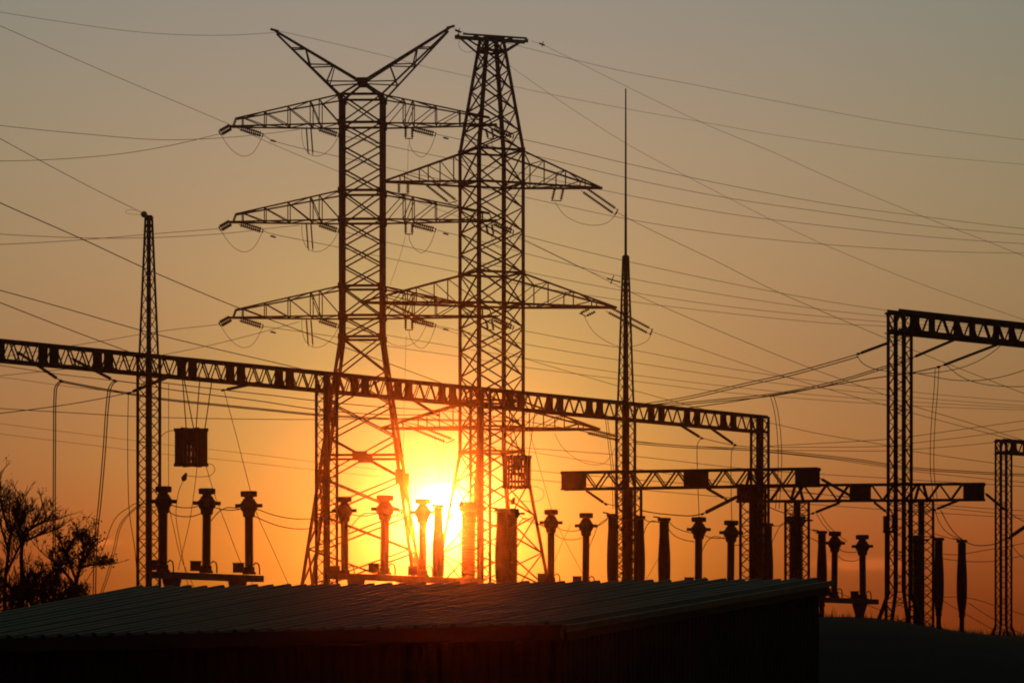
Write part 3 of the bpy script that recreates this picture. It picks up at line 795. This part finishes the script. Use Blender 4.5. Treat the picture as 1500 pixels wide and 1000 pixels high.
# earth wires
wire('earth wire from the left horn tip to the left edge', [(406, 48), (330, 52), (260, 51), (190, 46), (95, 33), (0, 18), (-90, 2)], D1, 280, .014, name='earth_wire')
wire('earth wire from the left horn tip passing behind the flat-topped pylon to the right', [(408, 46), (437, 52), (560, 81), (620, 97), (695, 114), (800, 137), (920, 160), (1040, 181), (1130, 197), (1310, 223), (1500, 241), (1620, 250)], D1, 460, .015, name='earth_wire')
wire('earth wire from the right horn tip to the upper right edge', [(665, 42), (680, 48), (765, 69), (850, 90), (920, 106), (1010, 123), (1130, 147), (1310, 180), (1500, 205), (1620, 218)], D1, 460, .016, name='earth_wire')
wire('earth wire from the right end of the flat top bar down to the right', [(778, 60), (795, 66), (810, 73), (920, 128), (1040, 185), (1130, 222), (1214, 260), (1354, 318), (1450, 355), (1500, 375), (1620, 420)], D2, 290, .014, name='earth_wire')
wire('earth wire from the back of the flat-topped pylon shoulder down to the right', [(742, 93), (760, 106), (807, 139), (915, 209), (992, 251), (1061, 287), (1118, 316), (1202, 356), (1344, 414), (1500, 468), (1620, 508)], D2, 290, .014, name='earth_wire')
wire('small loop of wire under the left end of the flat top bar', [(674, 57), (672, 66), (676, 73), (686, 77), (696, 73)], D2, D2, .014, name='jumper')
for x, y, lab in ((671, 46, 'small damper on the wire beside the right horn tip'), (794, 65, 'small damper on the wire right of the flat top bar')):
    c = P(x, y, D1 if x < 700 else D2); m = MB(); m.bar(c + Vector((-.22, 0, .08)), c + Vector((.22, 0, -.1)), .12); m.bar(c + Vector((0, 0, -.2)), c + Vector((.1, 0, .22)), .06)
    tag(m.build('damper', M_STEEL), lab, 'damper', 'vibration dampers on the earth wires')
for n_, y0 in enumerate((184, 324, 464)):
    for x, y, s_ in ((400, y0 + 22, 'left tip'), (653, y0 + 18, 'right inner string')):
        c = P(x, y, D1 + .5); m = MB(); m.bar(c + Vector((-.2, 0, .02)), c + Vector((.2, 0, -.08)), .11); m.bar(c + Vector((0, 0, .1)), c, .04)
        tag(m.build('damper', M_STEEL), f'small damper on the conductor from the {s_} of the horned pylon {LV[n_]} crossarm', 'damper', 'vibration dampers on the conductors')
wire('thin down wire between the upper and middle right crossarms of the horned pylon', [(598, 212), (597, 250), (594, 296), (592, 322)], D1, D1, .012, name='down_wire')
wire('thin down wire slanting from the middle right crossarm of the horned pylon', [(594, 346), (586, 375), (571, 418)], D1, D1, .012, name='down_wire')
wire('thin down wire below the lowest right crossarm of the horned pylon', [(595, 492), (593, 560), (591, 640), (592, 700)], D1, D1, .012, name='down_wire')

# flat-topped pylon
ar = Vector((math.cos(TH2), math.sin(TH2)))
def dtip(sg, ln): return D2 + sg * ln * ar.y
string('twin insulators sloping right from the right upper crossarm of the flat-topped pylon', (853, 276), (903, 311), dtip(1, 8), dtip(1, 8), n=2, gap=(.22, .4, .42))
string('short insulator pair hanging from the right upper crossarm of the flat-topped pylon', (819, 276), (815, 294), dtip(1, 6), dtip(1, 6), n=2, gap=(.7, .2, 0))
wire('jumper loop under the right upper crossarm of the flat-topped pylon', [(813, 296), (826, 314), (845, 325), (870, 330), (890, 326), (904, 312)], dtip(1, 6), dtip(1, 8), .02, name='jumper')
wire('conductor falling right from the right upper crossarm of the flat-topped pylon', [(904, 311), (920, 320), (985, 352), (1052, 384), (1123, 420), (1195, 452), (1299, 496), (1334, 511), (1500, 576), (1620, 620)], dtip(1, 8), 260, .02, name='conductor')
string('twin insulators sloping right from the right middle crossarm of the flat-topped pylon', (889, 452), (954, 486), dtip(1, 10), dtip(1, 10), n=2, gap=(.2, .4, .42))
string('short insulator pair lying under the right middle crossarm of the flat-topped pylon', (868, 454), (854, 461), dtip(1, 8), dtip(1, 8), n=2, gap=(.5, .2, -.2))
wire('jumper loop under the right middle crossarm of the flat-topped pylon', [(855, 462), (868, 484), (887, 499), (910, 508), (932, 506), (948, 499), (955, 487)], dtip(1, 8), dtip(1, 10), .02, name='jumper')
wire('conductor falling right from the right middle crossarm of the flat-topped pylon', [(955, 486), (967, 490), (1040, 516), (1122, 543), (1200, 566), (1299, 594), (1334, 604), (1420, 627), (1500, 648), (1620, 680)], dtip(1, 10), 260, .02, name='conductor')
string('twin insulators sloping right from the right lower crossarm of the flat-topped pylon', (860, 631), (908, 642), dtip(1, 9), dtip(1, 9), n=2, gap=(.2, .4, .3))
wire('jumper loop under the right lower crossarm of the flat-topped pylon', [(812, 634), (822, 652), (840, 669), (862, 679), (885, 678), (908, 644)], dtip(1, 6), dtip(1, 9), .02, name='jumper')
wire('conductor running right from the right lower crossarm of the flat-topped pylon', [(908, 642), (960, 649), (1040, 655), (1101, 660), (1200, 670), (1299, 684), (1340, 690), (1500, 706), (1620, 715)], dtip(1, 9), 270, .02, name='conductor')
string('twin insulators sloping right from the left upper crossarm of the flat-topped pylon', (628, 268), (664, 296), dtip(-1, 5), dtip(-1, 5), n=2, gap=(.6, .3, .2))
string('short insulator pair hanging from the left upper crossarm of the flat-topped pylon', (591, 266), (591, 284), dtip(-1, 7), dtip(-1, 7), n=2, gap=(.72, .2, 0))
wire('conductor from the left upper crossarm of the flat-topped pylon falling to the right', [(665, 297), (712, 321), (766, 350), (860, 396), (922, 427), (1010, 466), (1100, 504), (1182, 537), (1299, 579), (1334, 593), (1420, 619), (1500, 645), (1620, 682)], dtip(-1, 5), 260, .02, name='conductor')
string('twin insulators sloping right from the left middle crossarm of the flat-topped pylon', (562, 443), (620, 472), dtip(-1, 8), dtip(-1, 8), n=2, gap=(.5, .3, .2))
wire('conductor from the left middle crossarm of the flat-topped pylon falling to the right', [(622, 473), (674, 490), (766, 524), (850, 549), (930, 572), (1059, 606), (1122, 618), (1200, 635), (1299, 652), (1334, 660), (1500, 684), (1620, 700)], dtip(-1, 8), 270, .02, name='conductor')
wire('jumper loop under the left middle crossarm of the flat-topped pylon', [(562, 490), (568, 500), (580, 506), (598, 506), (612, 498), (626, 474)], dtip(-1, 8), dtip(-1, 8), .018, name='jumper')
string('twin insulators sloping right from the left lower crossarm of the flat-topped pylon', (608, 625), (660, 646), dtip(-1, 6), dtip(-1, 6), n=2, gap=(.5, .3, .25))
wire('conductor from the left lower crossarm of the flat-topped pylon falling to the right', [(662, 647), (766, 660), (930, 686), (1060, 705), (1300, 735), (1500, 755), (1620, 765)], dtip(-1, 6), 270, .018, name='conductor')
wire('jumper loop below the left lower crossarm of the flat-topped pylon', [(590, 664), (600, 676), (618, 680), (640, 672), (660, 648)], dtip(-1, 8), dtip(-1, 6), .016, name='jumper')

# wires coming in from the upper left
wire('incoming earth wire from the upper left edge past the horned pylon to the rod-topped mast', [(-90, -2), (0, 38), (160, 108), (335, 182), (385, 205), (495, 251), (640, 306), (770, 354), (860, 396), (908, 413)], 150, 223, .010, name='earth_wire')
wire('incoming earth wire from the left edge down to the ball-topped mast', [(-90, 152), (0, 203), (90, 252), (150, 283), (207, 311)], 150, 191, .013, name='earth_wire')
wire('thin slack tail of wire beside the reddish ball', [(207, 314), (195, 314), (184, 311), (186, 308), (199, 308)], 191, 191, .008, name='wire_tail')
wire('steep incoming conductor from the left edge to the third gantry column', [(-90, 255), (0, 297), (120, 350), (215, 394), (340, 447), (420, 477), (490, 503), (569, 532), (662, 566), (692, 576)], 150, 212, .02, name='conductor')
wire('incoming conductor from the left edge to the second gantry column', [(-90, 400), (0, 425), (90, 450), (208, 484), (304, 508), (408, 532), (470, 547)], 160, 202, .02, name='conductor')
wire('incoming conductor from the left edge to the beam beside the ball-topped mast', [(-90, 407), (0, 443), (95, 480), (140, 497), (200, 519)], 160, 191, .02, name='conductor')

# ------------------------------------------------------------------ strings, conductors and droppers on the long gantry
def bs(lab, p0, p1, side=0, **kw):
    d0 = dgx(p0[0]); return string(lab, p0, p1, d0, d0 + side, rd=.085, **kw)
bs('insulator string under the beam at the left edge sloping right', (22, 513), (88, 557), 2.5)
bs('insulator string under the beam sloping right, second from the left edge', (103, 524), (167, 557), 2.5)
bs('insulator string sloping left just behind the ball-topped mast', (249, 551), (190, 575), -2.5)
bs('insulator string sloping left under the beam right of the left line trap', (385, 559), (328, 571), -2.5)
bs('insulator string sloping right in front of the horned pylon right leg', (596, 580), (640, 607), 2.5)
bs('insulator string under the beam right of the rod-topped mast', (993, 620), (1027, 641), 2.5)
bs('insulator string under the beam beside the fifth gantry column', (1040, 626), (1076, 651), 2.5)
d_ = 193
wire('thick conductor from the leftmost beam string running right', [(88, 557), (140, 567), (205, 578), (235, 583), (330, 593), (400, 600), (460, 606), (560, 612), (640, 614), (760, 616)], 183, 225, .026, name='conductor', twin=(0, .2, -.05))
wire('thick conductor from the second beam string running right', [(167, 557), (205, 562), (235, 568), (300, 577), (380, 587), (460, 599), (560, 607), (640, 607)], 188, 215, .024, name='conductor')
wire('conductor from behind the ball-topped mast sagging right under the beam', [(215, 556), (238, 560), (328, 571), (400, 579), (465, 587), (560, 596), (690, 605), (905, 640)], 191, 222, .022, name='conductor')
wire('conductor from behind the ball-topped mast descending to the left edge', [(190, 575), (140, 585), (100, 592), (50, 599), (0, 605), (-90, 613)], 190, 175, .02, name='conductor')
wire('thin conductor from the left edge to the second beam string', [(-90, 524), (0, 535), (80, 547), (165, 557)], 180, 188, .016, name='conductor')
wire('thin conductor from the left edge to the string behind the ball-topped mast', [(-90, 543), (0, 552), (110, 567), (188, 575)], 178, 190, .010, name='conductor')
wire('level conductor crossing low from the left edge to the second gantry column', [(-90, 592), (0, 598), (100, 604), (205, 610), (330, 613), (470, 614), (620, 612)], 195, 215, .018, name='conductor')
wire('upper of two faint distant wires low at left', [(-90, 608), (0, 620), (205, 646), (235, 650), (345, 662), (460, 676), (640, 698)], 420, 440, .02, name='conductor')
wire('lower of two faint distant wires low at left', [(-90, 623), (0, 635), (202, 660), (235, 664), (345, 675), (460, 688), (640, 706)], 420, 440, .02, name='conductor')
for lab, pts in (
    ('upper of three faint distant wires low at right', [(760, 655), (930, 668), (1101, 687), (1299, 700), (1500, 712), (1600, 716)]),
    ('middle of three faint distant wires low at right', [(760, 687), (930, 702), (1101, 715), (1240, 727), (1455, 745), (1600, 752)]),
    ('lowest of three faint distant wires low at right', [(760, 700), (930, 716), (1101, 731), (1240, 742), (1455, 756), (1600, 764)]),
    ('rising wire reaching the right edge just above the far gantry', [(1126, 653), (1299, 643), (1334, 639), (1420, 627), (1500, 616), (1600, 602)]),
    ('second rising wire reaching the right edge above the far gantry', [(1132, 655), (1299, 653), (1334, 649), (1420, 639), (1500, 628), (1600, 614)]),
    ('rising wire ending on the far gantry beam', [(1125, 659), (1299, 660), (1334, 658), (1400, 653), (1455, 648)])):
    wire(lab, pts, 235, 255, .017, name='conductor')
wire('thick twin conductor running right below the fifth gantry column top', [(930, 647), (1010, 653), (1101, 657), (1180, 664), (1260, 673), (1334, 684), (1420, 690), (1500, 694), (1600, 696)], 228, 240, .024, name='conductor', twin=(0, .3, -.08))
wire('conductor joining the two beam strings near the fifth gantry column', [(1027, 641), (1052, 647), (1077, 652), (1101, 654), (1132, 654)], 228, 234, .02, name='conductor')
def dropper(lab, pts, d, r=.027, tw=.14): return wire(lab, pts, d, d, r, name='dropper', twin=(tw, .1, 0) if tw else None)
dropper('twin dropper falling straight from the leftmost beam string', [(88, 557), (81, 566), (79, 585), (78.5, 640), (78, 720), (78, 800), (78, 900)], 184, tw=.08)
dropper('twin dropper leaning left from the second beam string', [(167, 557), (160, 566), (156, 590), (151, 660), (145, 730), (139, 790), (136, 880)], 189, tw=.10)
dropper('single dropper falling behind the ball-topped mast left side', [(188, 576), (187, 640), (188, 720), (190, 755), (197, 800), (201, 845), (204, 900)], 188, .018, 0)
dropper('thin dropper right of the ball-topped mast ending at the current transformer', [(247, 562), (247, 640), (247, 712)], 190, .013, 0)
dropper('slanting wire from the string right of the left line trap down to the ground', [(328, 571), (345, 634), (366, 715), (376, 751), (400, 805), (423, 857), (440, 900)], 192, .015, 0)
wire('outer curved cable arching down left of the ball-topped mast', [(206, 735), (196, 738), (187, 744), (175, 752), (166, 764), (154, 795), (145, 818), (134, 838), (113, 872), (100, 900)], 182, 178, .017, name='cable')
wire('inner twin cable arching down left of the ball-topped mast', [(208, 737), (198, 743), (190, 750), (180, 761), (173, 774), (166, 804), (156, 843), (144, 877), (138, 900)], 182, 180, .017, name='cable', twin=(.09, 0, 0))
wire('cable from the ball-topped mast to the top of the left line trap', [(234, 642), (240, 635), (248, 631), (260, 630)], dt, dt, .015, name='cable')
wire('looped cable below the left line trap', [(301, 681), (308, 679), (314, 684), (314, 690), (308, 696), (292, 698), (272, 696)], dt, dt, .014, name='cable')
wire('looped cable below the right line trap', [(778, 712), (788, 713), (796, 719), (796, 727), (788, 733), (770, 734), (753, 731)], dt2, dt2, .014, name='cable')
wire('bowed wire falling from the clamp below the left line trap', [(271, 699), (263, 716), (259, 735), (258, 757), (262, 785), (267, 813), (274, 850), (280, 900)], dt, dt, .015, name='down_wire')
wire('straight wire crossing below the middle of the left line trap', [(289, 682), (284, 722), (278, 762), (270, 797), (261, 834)], dt, dt, .015, name='down_wire')
wire('wire slanting right from below the left line trap', [(302, 683), (314, 723), (334, 775), (353, 824), (373, 862), (390, 900)], dt, dt, .015, name='down_wire')
wire('wire slanting right below the first current transformer head', [(247, 740), (255, 775), (264, 813), (285, 862), (300, 900)], 180, 180, .014, name='down_wire')
dropper('twin dropper left of the rod-topped mast falling to the busbar portal', [(886, 606), (890, 640), (896, 693), (898, 745)], 221, .017, .12)
dropper('dropper from the string right of the rod-topped mast to a current transformer', [(1027, 641), (1022, 649), (1021, 660), (1022, 700), (1024, 757)], 226, .02, 0)
dropper('dropper from the string beside the fifth gantry column to a current transformer', [(1076, 652), (1072, 660), (1071, 675), (1071, 720), (1072, 762)], 229, .02, 0)
wire('left of two thin wires falling into the sun', [(637, 636), (641, 680), (645, 716)], 235, 235, .012, name='down_wire')
wire('right of two thin wires falling into the sun', [(650, 640), (649, 680), (648, 716)], 235, 235, .012, name='down_wire')
wire('slanting wire right of the right line trap', [(776, 632), (786, 668), (799, 715), (812, 757), (832, 800), (856, 845), (870, 880)], 225, 225, .014, name='down_wire')
wire('short guy wire crossing between two current transformers right of the pylon foot', [(836, 768), (824, 793), (812, 822), (798, 860)], 220, 220, .012, name='down_wire')
wire('guy wire slanting between two barrel poles right of the rod-topped mast', [(968, 812), (954, 835), (940, 860)], 222, 222, .012, name='down_wire')

# bus conductors from the long gantry to the tall right gantry
def dA(x): return 219 + (170 - 219) * (x - 935) / (1318 - 935)
wire('uppermost thick twin conductor rising to the tall right gantry', [(930, 593), (1000, 582), (1092, 561), (1155, 547), (1210, 532), (1258, 518)], 222, 176, .024, name='conductor', twin=(0, .3, -.10))
string('insulator string reaching the left side of the tall right gantry column', (1304, 501), (1258, 518), 170, 175, rd=.066)
wire('middle thick twin conductor rising behind the tall right gantry column', [(935, 594), (985, 591), (1060, 584), (1128, 577), (1180, 568), (1235, 555), (1300, 535), (1336, 524)], 223, 178, .024, name='conductor', twin=(0, .3, -.08))
string('upper insulator string under the tall right gantry beam', (1406, 494), (1336, 524), 172, 177, rd=.066)
wire('lower thick conductor rising behind the tall right gantry column', [(985, 600), (1060, 590), (1128, 579), (1200, 567), (1278, 554), (1334, 546), (1376, 537)], 226, 182, .026, name='conductor')
string('lower insulator string under the tall right gantry beam', (1470, 501), (1376, 537), 175, 181, rd=.066)
dropper('twin dropper falling from the thick conductors left of the tall right gantry', [(1128, 578), (1134, 600), (1138, 630), (1140, 665), (1139, 705), (1136, 745)], 205, .018, .18)
dropper('twin dropper right of the tall right gantry column', [(1370, 540), (1368, 575), (1365, 610), (1363, 650), (1363, 690), (1368, 735)], 181, .016, .17)
wire('short jumper left of the tall right gantry column', [(1255, 521), (1264, 532), (1280, 540), (1304, 544)], 176, 172, .018, name='jumper')
wire('shallow jumper sagging out of the right edge below the tall gantry beam', [(1334, 545), (1360, 550), (1393, 556), (1434, 557), (1470, 551), (1500, 542), (1560, 518)], 176, 180, .017, name='jumper')
wire('deep jumper from the lower string sagging to the right edge', [(1386, 534), (1396, 543), (1409, 552), (1430, 560), (1452, 564), (1500, 566), (1560, 560)], 180, 182, .017, name='jumper')
wire('jumper swinging up to the end of the lower string under the tall beam', [(1336, 547), (1365, 546), (1393, 542), (1415, 536), (1434, 528), (1455, 515), (1469, 503)], 181, 176, .017, name='jumper')

# busbar portals: strings and connections
string('insulator string below the left end of the first busbar portal', (857, 717), (886, 737), 217, 218, rd=.085)
wire('wire from the left portal string towards the rod-topped mast', [(886, 737), (896, 739), (908, 740)], 218, 219, .022)
string('insulator string left of the second portal end plate, sloping right', (1034, 714), (1062, 730), 214, 216, rd=.085)
string('long insulator string rising from the sagging bus wire to the second portal end plate', (1082, 726), (1030, 752), 229, 226, rd=.11)
wire('thick sagging bus wire right of the rod-topped mast', [(938, 747), (960, 751), (990, 754), (1012, 755), (1030, 752)], 226, 226, .03)
string('insulator string falling right from the end of the first busbar portal', (1201, 700), (1250, 728), 213, 216, rd=.085)
string('insulator string rising to the middle plate of the second busbar portal', (1232, 735), (1192, 751), 228, 226, rd=.085)
wire('sagging bus wire left of the middle plate of the second portal', [(1192, 751), (1180, 754), (1160, 753), (1140, 748), (1118, 738)], 226, 228, .026)
string('insulator string falling right from the middle plate of the second portal', (1280, 735), (1299, 750), 228, 229, rd=.085)
string('insulator string falling right from the end plate of the second portal', (1443, 722), (1474, 748), 227, 230, rd=.085)
wire('wire from the second portal end string to the right edge', [(1474, 748), (1490, 758), (1500, 763), (1560, 790)], 230, 235, .022)
string('insulator string rising to the right plate of the second portal', (1410, 730), (1370, 746), 227, 225, rd=.085)
wire('sagging bus wire behind the tall right gantry column', [(1370, 746), (1350, 749), (1325, 746), (1300, 738)], 225, 226, .024)
string('insulator string rising out of the right edge behind the far gantry column', (1503, 770), (1478, 787), 240, 238, rd=.12)
wire('cable sagging from the second portal towards the far gantry column', [(1378, 747), (1388, 766), (1400, 782), (1424, 797), (1454, 797), (1478, 788)], 226, 238, .026, name='cable')
wire('second cable falling from the portal to the barrel pole pair', [(1370, 747), (1376, 765), (1388, 780), (1409, 790)], 225, 226, .02, name='cable')
wire('twin cable falling from the second portal to the current transformers', [(1196, 752), (1206, 768), (1220, 782), (1236, 794)], 226, 229, .018, name='cable', twin=(.2, 0, .05))
for k_, (pts, lab) in enumerate((
    ([(1365, 780), (1392, 788), (1409, 791)], 'short lead into the right barrel pole near the right edge'),
    ([(1382, 811), (1400, 812), (1440, 806), (1500, 795), (1560, 780)], 'upper low cable running to the right edge past the far gantry'),
    ([(1382, 818), (1420, 822), (1460, 821), (1500, 813), (1560, 800)], 'lower low cable running to the right edge past the far gantry'),
    ([(1382, 874), (1405, 874), (1427, 877), (1457, 886), (1500, 900)], 'kinked lead between the barrel pole supports'),
    ([(1382, 880), (1420, 902), (1456, 922)], 'upper slanting cable below the barrel pole pair'),
    ([(1418, 882), (1445, 900), (1500, 930)], 'slanting cable right of the barrel pole pair'),
    ([(1226, 866), (1262, 882), (1316, 903)], 'slanting cable below the raised right platform'),
    ([(1480, 792), (1488, 806), (1500, 817), (1540, 840)], 'lead falling from the string at the right edge'))):
    wire(lab, pts, 226, 232, .018, name='cable')

# leads between neighbouring heads of the row
heads = sorted([(x, y + 24, d) for x, y, d, zb in ct_pos] + [(x, y + 4, drow(x) * k) for x, y, k, kd, lb in poles if 600 < x < 1210])
names = ['first', 'second', 'third', 'fourth', 'fifth', 'sixth', 'seventh', 'eighth', 'ninth', 'tenth', 'eleventh', 'twelfth', 'thirteenth', 'fourteenth', 'fifteenth', 'sixteenth', 'seventeenth', 'eighteenth', 'nineteenth', 'twentieth', 'twenty-first', 'twenty-second', 'twenty-third']
for i, ((xa, ya, da), (xb, yb, db)) in enumerate(zip(heads, heads[1:])):
    if xb - xa < 20: continue
    hang = min(14, (xb - xa) * .09)
    for j, (oy, sg, nm) in enumerate(((0, 1, 'upper'), (12, 1.2, 'lower'))):
        pts = [(xa + 6, ya + oy), (xa + (xb - xa) * .28, ya + (yb - ya) * .28 + oy + hang * sg * .75), ((xa + xb) / 2, (ya + yb) / 2 + oy + hang * sg), (xa + (xb - xa) * .72, ya + (yb - ya) * .72 + oy + hang * sg * .75), (xb - 6, yb + oy)]
        if j and i % 2: pts = [(xa + 5, ya + 26), (xa + (xb - xa) * .3, ya + 10), ((xa + xb) / 2, (ya + yb) / 2 + 2), (xb - 7, yb + 3)]
        wire(f'{nm} lead in the {names[i]} gap of the equipment row counted from the left', pts, da, db, .021, name='lead', group='leads strung between the heads of the equipment row')

# ------------------------------------------------------------------ trees at the left edge
def tree(name, label, x, d, ytop, stems, spread, seed, leaf_n, leaf_s, group=None, twig=.015, limbs=()):
    rnd = random.Random(seed); base = P(x, YH, d); gz = ground_z(base.x, base.y); H = CAMZ + (YH - ytop) * d / F - gz
    root = empty(name, (base.x, base.y, gz), 0, label, 'tree' if 'tree' in name else 'shrub', group)
    tr, cr, lf = MB(), MB(), MB(); tips = []
    def grow(p, dr, ln, r, dep):
        n = 4; pts = [p]; q = p.copy(); dd = dr.copy()
        for i in range(n):
            dd = (dd + Vector((rnd.uniform(-.16, .16), rnd.uniform(-.16, .16), .05))).normalized(); q = q + dd * (ln / n); pts.append(q.copy())
        (tr if dep < 2 else cr).tube(pts, r, 6 if dep < 2 else 3, r * .62)
        if dep >= 3: tips.extend(pts[1:])
        if dep == 5 or r < twig * .6: return
        nb = rnd.choice((2, 3, 3, 4)) if dep else rnd.choice((3, 4))
        for k in range(nb):
            f = rnd.choice((2, 3, 4, 4)); a = rnd.uniform(0, 2 * math.pi); b = Vector((math.cos(a), math.sin(a), 0))
            nd = (dd * rnd.uniform(.7, 1.0) + b * rnd.uniform(.35, .75) * spread).normalized()
            grow(pts[f], nd, ln * rnd.uniform(.55, .82), max(twig * .55, r * rnd.uniform(.45, .62)), dep + 1)
    for li, pl in enumerate(limbs):          # main limbs along their own bends, a little in front of or behind one another
        oy = rnd.uniform(-.3, .3); pts = catmull([P(px, py, d) - Vector((base.x, base.y, gz)) + Vector((0, oy * min(1, i_ * .5), 0)) for i_, (px, py) in enumerate(pl)], 4)
        r0 = .075 if li == 0 else .045; tr.tube(pts, r0, 6, .02); n_ = len(pts)
        for i_ in range(2, n_):
            f = i_ / n_
            if f < .35 and li == 0: continue
            dr = (pts[min(n_ - 1, i_ + 1)] - pts[i_ - 1]).normalized()
            for _q in range(2):
                a = rnd.uniform(0, 6.28); nd = (dr * .8 + Vector((math.cos(a), math.sin(a) , rnd.uniform(-.1, .5))) * .7).normalized()
                grow(pts[i_], nd, H * rnd.uniform(.03, .07), .018, 3)
        grow(pts[-1], (pts[-1] - pts[-3]).normalized(), H * .08, .02, 3)
    for s_ in range(0 if limbs else stems):
        a = rnd.uniform(0, 6.28); dr = Vector((math.cos(a) * .18 * spread, math.sin(a) * .18 * spread, 1)).normalized()
        grow(Vector((rnd.uniform(-.25, .25) * stems * .4, rnd.uniform(-.25, .25), -.15)), dr, H * rnd.uniform(.33, .42), .035 + .010 * H, 0)
    for _ in range(leaf_n):
        if _ % 9 == 0: cc = rnd.choice(tips)
        t = cc + Vector((rnd.gauss(0, .075), rnd.gauss(0, .075), rnd.gauss(0, .06)))
        a = Vector((rnd.gauss(0, 1), rnd.gauss(0, 1), rnd.gauss(0, 1))).normalized(); b = a.orthogonal().normalized(); s_ = leaf_s * rnd.uniform(.6, 1.3)
        lf.add([t, t + a * s_ * .5 + b * s_ * .28, t + a * s_, t + a * s_ * .5 - b * s_ * .28], [(0, 1, 2, 3)])
    k = 1 if limbs else H / max(v[2] for v in cr.v)
    for mb in (tr, cr, lf): mb.v = [(v[0] * min(1, k), v[1] * min(1, k), v[2] * k) for v in mb.v]
    tr.build('trunk', M_BARK, root, True); c = cr.build('crown', M_BARK, root)
    if leaf_n: lo = lf.build('leaves', M_LEAF, c); lo['kind'] = 'stuff'
    return root
tree('bare_tree', 'sparse tree cut by the left edge with thin open branches', 8, 118, 700, 1, 1.0, 5, 450, .06, limbs=(
    ((8, 935), (7, 855), (12, 808), (15, 778), (13, 752)), ((8, 842), (22, 815), (32, 796)), ((12, 796), (20, 772), (27, 752)), ((12, 804), (0, 765), (-8, 722)), ((14, 780), (4, 745), (2, 716))))
tree('bare_tree', 'slender bare tree with forked open crown near the left edge', 33, 112, 738, 1, 1.05, 21, 560, .06, limbs=(
    ((33, 935), (33, 850), (33, 805), (37, 790), (46, 774), (54, 762)), ((33, 802), (27, 780), (27, 762), (21, 750)), ((36, 792), (54, 785), (70, 780)), ((44, 773), (60, 765), (73, 762)), ((28, 776), (35, 760), (36, 750))))
tree('leafy_tree', 'small leafy tree left of the arching cables', 108, 108, 784, 2, 1.35, 33, 2100, .075, limbs=(
    ((106, 935), (110, 860), (116, 835), (122, 812), (124, 796)), ((112, 850), (100, 820), (92, 800)), ((110, 858), (90, 832), (72, 818)), ((117, 832), (132, 827), (144, 827)), ((76, 930), (84, 850), (94, 815), (104, 798)), ((118, 828), (128, 812), (132, 800))))
for i, (x, yt, sd, lab) in enumerate((
    (-6, 842, 41, 'dense dark shrub cut by the left edge below the trees'), (20, 836, 46, 'dense dark shrub left of the slender bare tree trunk'),
    (46, 842, 42, 'dense dark shrub right of the slender bare tree trunk'), (70, 838, 47, 'dense dark shrub between the slender tree and the small leafy tree'),
    (94, 852, 43, 'low dark shrub under the small leafy tree'), (118, 868, 48, 'lowest dark shrub at the right end of the undergrowth'))):
    rs = random.Random(sd); lb = []
    for _q in range(5):
        x0 = x + rs.uniform(-9, 9); x1 = x0 + rs.uniform(-9, 9); y1 = yt + rs.uniform(2, 44)
        lb.append(((x0, 940), (x0 + rs.uniform(-3, 3), 900), ((x0 + x1) / 2 + rs.uniform(-3, 3), (880 + y1) / 2), (x1, y1)))
    tree('shrub', lab, x, 104 + (i % 3), yt, 0, .9, sd, 520, .06, 'undergrowth shrubs below the trees at left', limbs=tuple(lb))

# ------------------------------------------------------------------ dry grass along the crest of the bank
rg = random.Random(3); gm = MB()
for _ in range(9000):
    x = rg.uniform(-20, 26); y = 143 + rg.gauss(0, 2.2); z = ground_z(x, y) - .02
    clump = noise.noise((x * .9, y * .4, 5)); h = (.09 + .34 * max(0, clump + .12)) * rg.uniform(.4, 1.6)
    a = rg.uniform(0, 6.28); wv = Vector((math.cos(a), math.sin(a), 0)) * .012; tip = Vector((x + rg.gauss(0, .06), y + rg.gauss(0, .06), z + h))
    gm.add([Vector((x, y, z)) - wv, Vector((x, y, z)) + wv, tip], [(0, 1, 2)])
g_ = gm.build('grass', M_GRASS); tag(g_, 'dry grass growing along the dark bank crest', 'grass', kind='stuff')

# ------------------------------------------------------------------ haze
hb = MB(); hb.box((0, 620, 26), (1900, 1800, 54.6)); hz = hb.build('haze', None); hz['kind'] = 'stuff'
mh = bpy.data.materials.new('haze'); mh.use_nodes = True; n = mh.node_tree.nodes; n.clear()
pv = n.new('ShaderNodeVolumePrincipled'); om = n.new('ShaderNodeOutputMaterial'); mh.node_tree.links.new(pv.outputs[0], om.inputs['Volume'])
pv.inputs['Color'].default_value = (.95, .93, .9, 1); pv.inputs['Density'].default_value = HAZE_DENSITY; pv.inputs['Anisotropy'].default_value = HAZE_G
hz.data.materials.append(mh)
